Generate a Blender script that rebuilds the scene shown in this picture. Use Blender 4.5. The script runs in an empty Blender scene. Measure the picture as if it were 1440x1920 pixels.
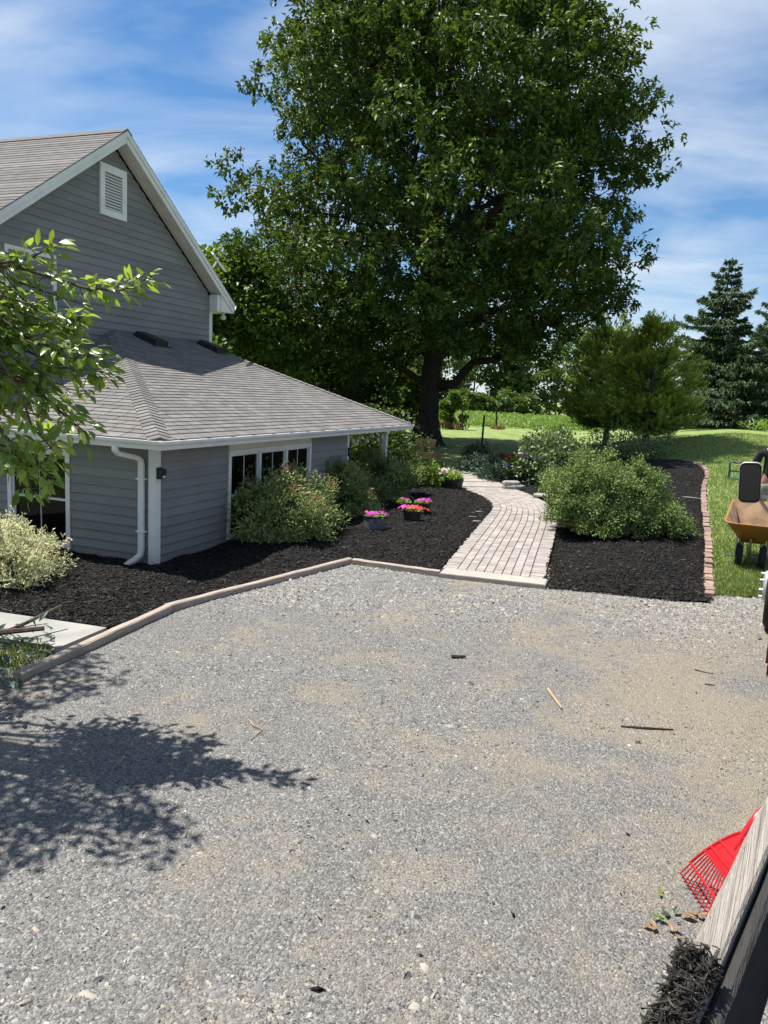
import bpy, bmesh, math, random
import numpy as np
from mathutils import Vector, Matrix

# ------------------------------------------------------------------ camera, sky, sun, exposure
sc = bpy.context.scene
COL = sc.collection
FPX, PITCH, ROLL, HOUSE_YAW, CAM_H = 1440.0, math.radians(8.92), math.radians(2.92), math.radians(20.5), 2.5
F_ = np.array([0, math.cos(PITCH), -math.sin(PITCH)])
_u = np.cross([1, 0, 0], F_)
R_ = math.cos(ROLL) * np.array([1.0, 0, 0]) + math.sin(ROLL) * _u
U_ = -math.sin(ROLL) * np.array([1.0, 0, 0]) + math.cos(ROLL) * _u
CAM = np.array([0.0, 0.0, CAM_H])
cd = bpy.data.cameras.new('camera'); cam = bpy.data.objects.new('camera', cd); COL.objects.link(cam)
cd.sensor_fit = 'VERTICAL'; cd.sensor_height = 24.0; cd.lens = 24.0 * FPX / 1920.0
cd.clip_start = 0.05; cd.clip_end = 3000
m = Matrix(((R_[0], U_[0], -F_[0], 0), (R_[1], U_[1], -F_[1], 0), (R_[2], U_[2], -F_[2], CAM_H), (0, 0, 0, 1)))
cam.matrix_world = m
sc.camera = cam

SUN = Vector((-0.34, 0.17, 0.925)).normalized()
SUNV = np.array(SUN)
sl = bpy.data.lights.new('sun', 'SUN'); sl.energy = 5.0; sl.angle = math.radians(0.53); sl.color = (1.0, 0.955, 0.88)
so = bpy.data.objects.new('sun', sl); COL.objects.link(so)
so.location = (-8, 4, 30); so.rotation_euler = SUN.to_track_quat('Z', 'Y').to_euler()

w = bpy.data.worlds.new('World'); sc.world = w; w.use_nodes = True
nt = w.node_tree; N = nt.nodes; LK = nt.links; N.clear()
wo = N.new('ShaderNodeOutputWorld'); bg = N.new('ShaderNodeBackground'); sky = N.new('ShaderNodeTexSky')
sky.sky_type = 'NISHITA'; sky.sun_disc = False
sky.sun_elevation = math.asin(SUN.z); sky.sun_rotation = math.atan2(SUN.x, SUN.y)
sky.air_density = 1.0; sky.dust_density = 0.2; sky.ozone_density = 4.0; sky.altitude = 150
tc = N.new('ShaderNodeTexCoord'); sep = N.new('ShaderNodeSeparateXYZ'); LK.new(tc.outputs['Generated'], sep.inputs[0])
mx = N.new('ShaderNodeMath'); mx.operation = 'MAXIMUM'; mx.inputs[1].default_value = 0.04; LK.new(sep.outputs['Z'], mx.inputs[0])
ad = N.new('ShaderNodeMath'); ad.operation = 'ADD'; ad.inputs[1].default_value = 0.12; LK.new(mx.outputs[0], ad.inputs[0])
dx = N.new('ShaderNodeMath'); dx.operation = 'DIVIDE'; LK.new(sep.outputs['X'], dx.inputs[0]); LK.new(ad.outputs[0], dx.inputs[1])
dy = N.new('ShaderNodeMath'); dy.operation = 'DIVIDE'; LK.new(sep.outputs['Y'], dy.inputs[0]); LK.new(ad.outputs[0], dy.inputs[1])
cmb = N.new('ShaderNodeCombineXYZ'); LK.new(dx.outputs[0], cmb.inputs['X']); LK.new(dy.outputs[0], cmb.inputs['Y'])
mp = N.new('ShaderNodeMapping'); LK.new(cmb.outputs[0], mp.inputs[0])
mp.inputs['Rotation'].default_value = (0, 0, math.radians(28)); mp.inputs['Scale'].default_value = (0.55, 1.05, 1); mp.inputs['Location'].default_value = (1.7, 0.4, 0)
n1 = N.new('ShaderNodeTexNoise'); n1.inputs['Scale'].default_value = 1.5; n1.inputs['Detail'].default_value = 8; n1.inputs['Roughness'].default_value = 0.52; n1.inputs['Distortion'].default_value = 0.5
LK.new(mp.outputs[0], n1.inputs['Vector'])
cr = N.new('ShaderNodeValToRGB'); LK.new(n1.outputs['Fac'], cr.inputs[0])
cr.color_ramp.elements[0].position = 0.40; cr.color_ramp.elements[0].color = (0.03, 0.03, 0.03, 1)
cr.color_ramp.elements[1].position = 0.71; cr.color_ramp.elements[1].color = (0.9, 0.9, 0.9, 1)
mixs = N.new('ShaderNodeMix'); mixs.data_type = 'RGBA'
hs = N.new('ShaderNodeHueSaturation'); hs.inputs['Saturation'].default_value = 1.25; LK.new(sky.outputs[0], hs.inputs['Color'])
LK.new(cr.outputs[0], mixs.inputs['Factor']); LK.new(hs.outputs[0], mixs.inputs[6]); mixs.inputs[7].default_value = (6.0, 6.7, 7.6, 1)
LK.new(mixs.outputs[2], bg.inputs[0]); bg.inputs[1].default_value = 0.073
LK.new(bg.outputs[0], wo.inputs[0])

sc.view_settings.view_transform = 'Standard'; sc.view_settings.look = 'None'
sc.view_settings.exposure = 0.85; sc.view_settings.gamma = 1.0; sc.view_settings.use_curve_mapping = False
sc.cycles.max_bounces = 5; sc.cycles.transparent_max_bounces = 8
sc.cycles.diffuse_bounces = 2; sc.cycles.glossy_bounces = 2; sc.cycles.transmission_bounces = 3
sc.cycles.use_denoising = True

# ------------------------------------------------------------------ helpers
rng = np.random.default_rng(11)
random.seed(11)

def hash2(ix, iy, seed):
    h = (ix.astype(np.int64) * 374761393 + iy.astype(np.int64) * 668265263 + seed * 1442695041) & 0x7fffffff
    h = (h ^ (h >> 13)) * 1274126177 & 0x7fffffff
    return ((h ^ (h >> 16)) & 0xffff) / 65535.0

def vnoise(x, y, seed=0):
    x = np.asarray(x, float); y = np.asarray(y, float)
    ix = np.floor(x).astype(np.int64); iy = np.floor(y).astype(np.int64)
    fx = x - ix; fy = y - iy; fx = fx * fx * (3 - 2 * fx); fy = fy * fy * (3 - 2 * fy)
    a = hash2(ix, iy, seed); b = hash2(ix + 1, iy, seed); c = hash2(ix, iy + 1, seed); d = hash2(ix + 1, iy + 1, seed)
    return (a * (1 - fx) + b * fx) * (1 - fy) + (c * (1 - fx) + d * fx) * fy

def fbm(x, y, seed=0, octv=4):
    s = 0; a = 0.5
    for k in range(octv):
        s = s + a * vnoise(np.asarray(x) * 2 ** k, np.asarray(y) * 2 ** k, seed + k); a *= 0.5
    return s / (1 - 0.5 ** octv)

def smooth(t):
    t = np.clip(t, 0, 1); return t * t * (3 - 2 * t)

def T(x, y):
    """height of the natural ground: flat by the house, rising to the right of the beds"""
    x = np.asarray(x, float); y = np.asarray(y, float)
    run = np.clip(y - 11.0, 0, 24.0)
    return 0.055 * smooth((x / np.maximum(y, 6.0) - 0.22) / 0.24) * run

def ray(px, py):
    return F_ + (px - 720) / FPX * R_ - (py - 960) / FPX * U_

def gp(px, py, z=None):
    """point of the ground (or of the level z) that lies in that direction from the camera"""
    d = ray(px, py)
    if z is not None:
        t = (z - CAM_H) / d[2]; return CAM + t * d
    lo = None; t = 1.0
    for i in range(4000):
        p = CAM + d * t
        if p[2] <= T(p[0], p[1]): break
        t *= 1.004
    return CAM + d * t

def at(px, py, y):
    d = ray(px, py); return CAM + d * (y / d[1])

def link(o, parent=None):
    COL.objects.link(o)
    if parent is not None: o.parent = parent
    return o

def np_mesh(name, V, faces, mat, parent=None, var=None, smooth_=False):
    """faces: (n,3) or (n,4) array, or list of such arrays"""
    me = bpy.data.meshes.new(name)
    V = np.asarray(V, np.float32)
    if not isinstance(faces, (list, tuple)): faces = [faces]
    faces = [np.asarray(f, np.int32) for f in faces if len(f)]
    me.vertices.add(len(V)); me.vertices.foreach_set('co', V.ravel())
    nl = sum(f.size for f in faces); npoly = sum(len(f) for f in faces)
    me.loops.add(nl); me.polygons.add(npoly)
    me.loops.foreach_set('vertex_index', np.concatenate([f.ravel() for f in faces]))
    tot = np.concatenate([np.full(len(f), f.shape[1], np.int32) for f in faces])
    st = np.concatenate([[0], np.cumsum(tot)[:-1]]).astype(np.int32)
    me.polygons.foreach_set('loop_start', st)
    try: me.polygons.foreach_set('loop_total', tot)
    except Exception: pass
    if smooth_: me.polygons.foreach_set('use_smooth', np.ones(npoly, bool))
    if var is not None:
        at_ = me.attributes.new('var', 'FLOAT', 'POINT'); at_.data.foreach_set('value', np.asarray(var, np.float32))
    me.update(); me.validate()
    if mat is not None: me.materials.append(mat)
    return link(bpy.data.objects.new(name, me), parent)

class MB:
    def __init__(s): s.v = []; s.f = []
    def add(s, vs, fs):
        n = len(s.v); s.v += [tuple(v) for v in vs]; s.f += [tuple(i + n for i in f) for f in fs]; return s
    def box(s, x0, x1, y0, y1, z0, z1):
        vs = [(x0, y0, z0), (x1, y0, z0), (x1, y1, z0), (x0, y1, z0), (x0, y0, z1), (x1, y0, z1), (x1, y1, z1), (x0, y1, z1)]
        return s.add(vs, [(3, 2, 1, 0), (4, 5, 6, 7), (0, 1, 5, 4), (1, 2, 6, 5), (2, 3, 7, 6), (3, 0, 4, 7)])
    def bevbox(s, x0, x1, y0, y1, z0, z1, b=0.004):
        """box with chamfered top edges and corners"""
        vs = [(x0, y0, z0), (x1, y0, z0), (x1, y1, z0), (x0, y1, z0),
              (x0, y0, z1 - b), (x1, y0, z1 - b), (x1, y1, z1 - b), (x0, y1, z1 - b),
              (x0 + b, y0 + b, z1), (x1 - b, y0 + b, z1), (x1 - b, y1 - b, z1), (x0 + b, y1 - b, z1)]
        fs = [(3, 2, 1, 0), (8, 9, 10, 11)]
        for i in range(4):
            j = (i + 1) % 4; fs += [(i, j, j + 4, i + 4), (i + 4, j + 4, j + 8, i + 8)]
        return s.add(vs, fs)
    def beam(s, p, q, wd, ht, up=(0, 0, 1)):
        p = Vector(p); q = Vector(q); d = (q - p).normalized(); up = Vector(up)
        sd = d.cross(up)
        if sd.length < 1e-4: sd = d.cross(Vector((1, 0, 0)))
        sd.normalize(); u = sd.cross(d).normalized()
        r = [sd * (-wd / 2) + u * (-ht / 2), sd * (wd / 2) + u * (-ht / 2), sd * (wd / 2) + u * (ht / 2), sd * (-wd / 2) + u * (ht / 2)]
        return s.loft([[p + k for k in r], [q + k for k in r]])
    def loft(s, rings, caps=True, closed=True):
        n = len(rings[0]); vs = [v for r in rings for v in r]; fs = []
        for k in range(len(rings) - 1):
            for i in range(n if closed else n - 1):
                j = (i + 1) % n
                fs.append((k * n + i, k * n + j, (k + 1) * n + j, (k + 1) * n + i))
        if caps:
            fs.append(tuple(range(n - 1, -1, -1))); fs.append(tuple((len(rings) - 1) * n + i for i in range(n)))
        return s.add(vs, fs)
    def tube(s, pts, rad, n=8, caps=True):
        pts = [Vector(p) for p in pts]
        if not hasattr(rad, '__len__'): rad = [rad] * len(pts)
        rings = []; ref = None
        for i, p in enumerate(pts):
            d = (pts[min(i + 1, len(pts) - 1)] - pts[max(i - 1, 0)])
            if d.length < 1e-9: d = Vector((0, 0, 1))
            d.normalize()
            if ref is None: ref = Vector((0, 0, 1)) if abs(d.z) < 0.9 else Vector((1, 0, 0))
            a = d.cross(ref)
            if a.length < 1e-6: a = d.orthogonal()
            a.normalize(); b = a.cross(d).normalized(); ref = b
            rings.append([p + (a * math.cos(2 * math.pi * k / n) + b * math.sin(2 * math.pi * k / n)) * rad[i] for k in range(n)])
        return s.loft(rings, caps)
    def lathe(s, prof, c=(0, 0, 0), n=24, axis='Z', caps=False):
        rings = []
        for r, h in prof:
            ring = []
            for k in range(n):
                t = 2 * math.pi * k / n
                if axis == 'Z': ring.append((c[0] + r * math.cos(t), c[1] + r * math.sin(t), c[2] + h))
                elif axis == 'X': ring.append((c[0] + h, c[1] + r * math.cos(t), c[2] + r * math.sin(t)))
                else: ring.append((c[0] + r * math.sin(t), c[1] + h, c[2] + r * math.cos(t)))
            rings.append(ring)
        return s.loft(rings, caps)
    def build(s, name, mat, parent=None, smooth_=False, bevel=0):
        me = bpy.data.meshes.new(name); me.from_pydata(s.v, [], s.f); me.update()
        if smooth_:
            me.polygons.foreach_set('use_smooth', [True] * len(me.polygons))
        bm = bmesh.new(); bm.from_mesh(me); bmesh.ops.recalc_face_normals(bm, faces=bm.faces)
        if bevel: bmesh.ops.bevel(bm, geom=list(bm.edges), offset=bevel, segments=2, affect='EDGES', profile=0.6)
        bm.to_mesh(me); bm.free()
        if mat is not None: me.materials.append(mat)
        return link(bpy.data.objects.new(name, me), parent)

def tag(o, label=None, cat=None, group=None, kind=None):
    if label: o['label'] = label
    if cat: o['category'] = cat
    if group: o['group'] = group
    if kind: o['kind'] = kind
    return o

def empty(name, loc, rz=0, label=None, cat=None, group=None):
    o = bpy.data.objects.new(name, None); COL.objects.link(o); o.location = tuple(float(v) for v in loc); o.rotation_euler = (0, 0, rz)
    o.empty_display_size = 0.1
    return tag(o, label, cat, group)

def copy_tree(o, parent=None):
    c = o.copy(); COL.objects.link(c); c.parent = parent
    for ch in list(o.children): copy_tree(ch, c)
    return c

# ------------------------------------------------------------------ materials
MATS = {}
def nodes_of(name):
    mt = bpy.data.materials.new(name); mt.use_nodes = True
    n = mt.node_tree.nodes; l = mt.node_tree.links; n.clear()
    out = n.new('ShaderNodeOutputMaterial'); b = n.new('ShaderNodeBsdfPrincipled'); l.new(b.outputs[0], out.inputs[0])
    return mt, n, l, b, out

def rnd_node(n, l):
    oi = n.new('ShaderNodeObjectInfo'); ge = n.new('ShaderNodeNewGeometry')
    a = n.new('ShaderNodeMath'); a.operation = 'ADD'; l.new(oi.outputs['Random'], a.inputs[0]); l.new(ge.outputs['Random Per Island'], a.inputs[1])
    f = n.new('ShaderNodeMath'); f.operation = 'FRACT'; l.new(a.outputs[0], f.inputs[0]); return f

def pm(name, c1, c2=None, scale=6.0, rough=0.7, bump=0.0, bscale=60.0, stretch=(1, 1, 1), spec=0.3, metal=0.0, piece=0.0, detail=5, contrast=(0.35, 0.65), coat=0):
    mt, n, l, b, out = nodes_of(name)
    tcn = n.new('ShaderNodeTexCoord'); mpn = n.new('ShaderNodeMapping'); l.new(tcn.outputs['Object'], mpn.inputs[0]); mpn.inputs['Scale'].default_value = stretch
    c2 = c2 or tuple(v * 0.8 for v in c1)
    ns = n.new('ShaderNodeTexNoise'); ns.inputs['Scale'].default_value = scale; ns.inputs['Detail'].default_value = detail; l.new(mpn.outputs[0], ns.inputs['Vector'])
    rp = n.new('ShaderNodeValToRGB'); l.new(ns.outputs['Fac'], rp.inputs[0])
    rp.color_ramp.elements[0].position = contrast[0]; rp.color_ramp.elements[1].position = contrast[1]
    rp.color_ramp.elements[0].color = (*c1, 1); rp.color_ramp.elements[1].color = (*c2, 1)
    colr = rp.outputs[0]
    if piece:
        f = rnd_node(n, l); mr = n.new('ShaderNodeMapRange'); l.new(f.outputs[0], mr.inputs[0]); mr.inputs[3].default_value = 1 - piece; mr.inputs[4].default_value = 1 + piece
        hv = n.new('ShaderNodeHueSaturation'); l.new(mr.outputs[0], hv.inputs['Value']); l.new(colr, hv.inputs['Color']); colr = hv.outputs[0]
    l.new(colr, b.inputs['Base Color'])
    b.inputs['Roughness'].default_value = rough; b.inputs['Specular IOR Level'].default_value = spec; b.inputs['Metallic'].default_value = metal
    if coat: b.inputs['Coat Weight'].default_value = coat
    if bump:
        nb = n.new('ShaderNodeTexNoise'); nb.inputs['Scale'].default_value = bscale; nb.inputs['Detail'].default_value = 4; l.new(mpn.outputs[0], nb.inputs['Vector'])
        bp = n.new('ShaderNodeBump'); bp.inputs['Strength'].default_value = bump; bp.inputs['Distance'].default_value = 0.02; l.new(nb.outputs['Fac'], bp.inputs['Height']); l.new(bp.outputs[0], b.inputs['Normal'])
    MATS[name] = mt; return mt

def leafmat(name, stops, trans=0.35, rough=0.45, tcol=None, spec=0.35):
    """stops: colours picked per leaf by its random 'var'"""
    mt, n, l, b, out = nodes_of(name)
    a = n.new('ShaderNodeAttribute'); a.attribute_name = 'var'
    rp = n.new('ShaderNodeValToRGB'); l.new(a.outputs['Fac'], rp.inputs[0])
    els = rp.color_ramp.elements
    while len(els) < len(stops): els.new(0.5)
    for i, s_ in enumerate(stops):
        els[i].position = i / (len(stops) - 1); els[i].color = (*s_, 1)
    l.new(rp.outputs[0], b.inputs['Base Color']); b.inputs['Roughness'].default_value = rough; b.inputs['Specular IOR Level'].default_value = spec
    tr = n.new('ShaderNodeBsdfTranslucent')
    hv = n.new('ShaderNodeHueSaturation'); hv.inputs['Hue'].default_value = 0.485; hv.inputs['Saturation'].default_value = 1.1; hv.inputs['Value'].default_value = 1.5
    l.new(rp.outputs[0], hv.inputs['Color']); l.new(hv.outputs[0], tr.inputs[0])
    mxn = n.new('ShaderNodeMixShader'); mxn.inputs[0].default_value = trans
    l.new(b.outputs[0], mxn.inputs[1]); l.new(tr.outputs[0], mxn.inputs[2]); l.new(mxn.outputs[0], out.inputs[0])
    MATS[name] = mt; return mt

def stopmat(name, stops, rough=0.85, spec=0.2, bump=0, bscale=80):
    mt, n, l, b, out = nodes_of(name)
    a = n.new('ShaderNodeAttribute'); a.attribute_name = 'var'
    rp = n.new('ShaderNodeValToRGB'); l.new(a.outputs['Fac'], rp.inputs[0]); els = rp.color_ramp.elements
    while len(els) < len(stops): els.new(0.5)
    for i, (p, s_) in enumerate(stops): els[i].position = p; els[i].color = (*s_, 1)
    l.new(rp.outputs[0], b.inputs['Base Color']); b.inputs['Roughness'].default_value = rough; b.inputs['Specular IOR Level'].default_value = spec
    if bump:
        nb = n.new('ShaderNodeTexNoise'); nb.inputs['Scale'].default_value = bscale; tcn = n.new('ShaderNodeTexCoord'); l.new(tcn.outputs['Object'], nb.inputs['Vector'])
        bp = n.new('ShaderNodeBump'); bp.inputs['Strength'].default_value = bump; bp.inputs['Distance'].default_value = 0.01; l.new(nb.outputs['Fac'], bp.inputs['Height']); l.new(bp.outputs[0], b.inputs['Normal'])
    return mt

def glassmat(name, tint=(0.75, 0.8, 0.8), refl=0.12):
    mt, n, l, b, out = nodes_of(name)
    t = n.new('ShaderNodeBsdfTransparent'); t.inputs[0].default_value = (*tint, 1)
    g = n.new('ShaderNodeBsdfGlossy'); g.inputs['Roughness'].default_value = 0.02
    fr = n.new('ShaderNodeFresnel'); fr.inputs[0].default_value = 1.45
    a = n.new('ShaderNodeMath'); a.operation = 'ADD'; a.inputs[1].default_value = refl; l.new(fr.outputs[0], a.inputs[0])
    mxn = n.new('ShaderNodeMixShader'); l.new(a.outputs[0], mxn.inputs[0]); l.new(t.outputs[0], mxn.inputs[1]); l.new(g.outputs[0], mxn.inputs[2]); l.new(mxn.outputs[0], out.inputs[0])
    return mt

def unit(a):
    return a / (np.linalg.norm(a, axis=-1, keepdims=True) + 1e-9)

def leafcloud(name, C, D, Nn, L, W, mat, parent=None, var=None, fold=0.25, droop=0.15, fine=False, mid=0.45):
    C = np.asarray(C, float); n = len(C)
    D = unit(D); Nn = unit(Nn - (Nn * D).sum(1, keepdims=True) * D); S = np.cross(D, Nn)
    L = np.broadcast_to(L, n)[:, None]; W = np.broadcast_to(W, n)[:, None]
    if var is None: var = rng.random(n)
    if not fine:
        V = np.stack([C, C + D * L * mid + S * W / 2 + Nn * fold * W, C + D * L - Nn * droop * L, C + D * L * mid - S * W / 2 + Nn * fold * W], 1).reshape(-1, 3)
        i = np.arange(n)[:, None] * 4
        fs = np.concatenate([i + [0, 1, 2], i + [0, 2, 3]])
        return np_mesh(name, V, fs, mat, parent, np.repeat(var, 4))
    k = []
    for t, wd in ((0.0, 0.06), (0.22, 0.72), (0.48, 1.0), (0.75, 0.66)):
        c = C + D * L * t - Nn * (droop * t * t) * L
        k += [c + S * W / 2 * wd + Nn * fold * W * wd, c, c - S * W / 2 * wd + Nn * fold * W * wd]
    k.append(C + D * L - Nn * droop * L)
    V = np.stack(k, 1).reshape(-1, 3); i = np.arange(n)[:, None] * 13
    q = [];
    for r in range(3):
        b0 = r * 3; q.append(i + [b0, b0 + 1, b0 + 4, b0 + 3]); q.append(i + [b0 + 1, b0 + 2, b0 + 5, b0 + 4])
    tr = np.concatenate([i + [9, 10, 12], i + [10, 11, 12]])
    return np_mesh(name, V, [np.concatenate(q), tr], mat, parent, np.repeat(var, 13), True)

def rdir(n):
    v = rng.normal(size=(n, 3)); return unit(v)

def poly_sd(px, py, P):
    """signed distance to polygon P, positive inside"""
    px = np.asarray(px, float); py = np.asarray(py, float)
    d = np.full(px.shape, 1e9); ins = np.zeros(px.shape, bool)
    for i in range(len(P)):
        x0, y0 = P[i]; x1, y1 = P[(i + 1) % len(P)]
        ex, ey = x1 - x0, y1 - y0
        t = np.clip(((px - x0) * ex + (py - y0) * ey) / (ex * ex + ey * ey + 1e-12), 0, 1)
        d = np.minimum(d, np.hypot(px - x0 - t * ex, py - y0 - t * ey))
        c = ((y0 > py) != (y1 > py))
        with np.errstate(divide='ignore', invalid='ignore'):
            xi = ex * (py - y0) / (ey if abs(ey) > 1e-12 else 1e-12) + x0
        ins ^= c & (px < xi)
    return np.where(ins, d, -d)

def grid_mesh(name, xs, ys, zf, mat, keep=None):
    X, Y_ = np.meshgrid(xs, ys); Z = zf(X, Y_)
    V = np.stack([X, Y_, Z], -1).reshape(-1, 3); nx = len(xs); ny = len(ys)
    i = (np.arange(ny - 1)[:, None] * nx + np.arange(nx - 1)[None]).reshape(-1, 1)
    fs = i + np.array([[0, 1, nx + 1, nx]])
    if keep is not None:
        k = keep(X, Y_).reshape(-1); fs = fs[k[fs].any(1)]
        used = np.unique(fs); mp_ = np.full(len(V), -1); mp_[used] = np.arange(len(used)); V = V[used]; fs = mp_[fs]
    return np_mesh(name, V, fs, mat, None, None, True)
# ------------------------------------------------------------------ material set
M_siding = pm('siding', (0.168, 0.169, 0.171), (0.208, 0.208, 0.208), scale=0.9, rough=0.55, bump=0.06, bscale=40, stretch=(1, 1, 3), piece=0.08)
M_white = pm('white_trim', (0.72, 0.72, 0.71), (0.62, 0.62, 0.61), scale=2.5, rough=0.5, contrast=(0.4, 0.75))
def splash(mt, col=(0.11, 0.085, 0.06), top=0.38):
    """mud splashed up from the bed onto the lowest boards"""
    n = mt.node_tree.nodes; l = mt.node_tree.links; b = [q for q in n if q.type == 'BSDF_PRINCIPLED'][0]
    src = b.inputs['Base Color'].links[0].from_socket
    t = n.new('ShaderNodeTexCoord'); sp = n.new('ShaderNodeSeparateXYZ'); l.new(t.outputs['Object'], sp.inputs[0])
    mr = n.new('ShaderNodeMapRange'); l.new(sp.outputs['Z'], mr.inputs[0]); mr.inputs[1].default_value = 0.0; mr.inputs[2].default_value = top; mr.inputs[3].default_value = 0.75; mr.inputs[4].default_value = 0.0
    ns = n.new('ShaderNodeTexNoise'); ns.inputs['Scale'].default_value = 7; ns.inputs['Detail'].default_value = 6; l.new(t.outputs['Object'], ns.inputs['Vector'])
    mu = n.new('ShaderNodeMath'); mu.operation = 'MULTIPLY'; l.new(mr.outputs[0], mu.inputs[0]); l.new(ns.outputs['Fac'], mu.inputs[1])
    mx_ = n.new('ShaderNodeMix'); mx_.data_type = 'RGBA'; l.new(mu.outputs[0], mx_.inputs['Factor']); l.new(src, mx_.inputs[6]); mx_.inputs[7].default_value = (*col, 1)
    l.new(mx_.outputs[2], b.inputs['Base Color'])
splash(M_siding); splash(M_white, (0.2, 0.165, 0.125), 0.3)
M_cream = pm('cream_trim', (0.62, 0.6, 0.52), (0.56, 0.54, 0.47), scale=2, rough=0.6)
M_soffit = pm('soffit_vinyl', (0.62, 0.6, 0.55), (0.54, 0.52, 0.48), scale=3, rough=0.6)
M_shingle = pm('asphalt_shingle', (0.215, 0.204, 0.196), (0.168, 0.158, 0.152), scale=5, rough=0.95, bump=0.5, bscale=220, piece=0.15, spec=0.1, contrast=(0.3, 0.7))
M_deck = pm('roof_underlay', (0.05, 0.047, 0.045), rough=1)
M_black = pm('black_plastic', (0.012, 0.012, 0.013), (0.02, 0.02, 0.02), rough=0.5)
M_blackmetal = pm('black_metal', (0.015, 0.015, 0.016), rough=0.4, metal=0.3)
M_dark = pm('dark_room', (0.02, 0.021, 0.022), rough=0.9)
M_glass = glassmat('window_glass', (0.62, 0.65, 0.65), -0.03)
M_blind = pm('blind_slat', (0.55, 0.55, 0.53), rough=0.6)
M_conc = pm('concrete', (0.32, 0.31, 0.285), (0.25, 0.245, 0.225), scale=4, rough=0.9, bump=0.3, bscale=120)
M_found = pm('foundation', (0.30, 0.30, 0.29), (0.2, 0.2, 0.2), scale=5, rough=0.9, bump=0.4, bscale=60)
M_timber = pm('weathered_timber', (0.45, 0.385, 0.32), (0.30, 0.245, 0.20), scale=5, rough=0.85, bump=0.5, bscale=25, stretch=(1, 14, 14), piece=0.2)
M_paver = pm('concrete_paver', (0.35, 0.312, 0.284), (0.265, 0.238, 0.218), scale=5, rough=0.9, bump=0.35, bscale=90, piece=0.13, spec=0.15)
M_brick = pm('edging_brick', (0.235, 0.14, 0.105), (0.29, 0.23, 0.19), scale=8, rough=0.9, bump=0.4, bscale=80, piece=0.28, contrast=(0.25, 0.8))
M_stone = pm('flagstone', (0.30, 0.29, 0.26), (0.2, 0.195, 0.18), scale=7, rough=0.9, bump=0.5, bscale=40, piece=0.15)
M_bark = pm('oak_bark', (0.055, 0.045, 0.036), (0.02, 0.017, 0.014), scale=7, rough=1, bump=1.0, bscale=14, stretch=(3, 3, 0.5))
M_bark2 = pm('grey_bark', (0.10, 0.085, 0.07), (0.05, 0.042, 0.035), scale=9, rough=1, bump=0.8, bscale=20, stretch=(2, 2, 0.5))
M_twig = pm('twig_bark', (0.07, 0.05, 0.04), (0.12, 0.09, 0.07), scale=20, rough=0.9)

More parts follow.
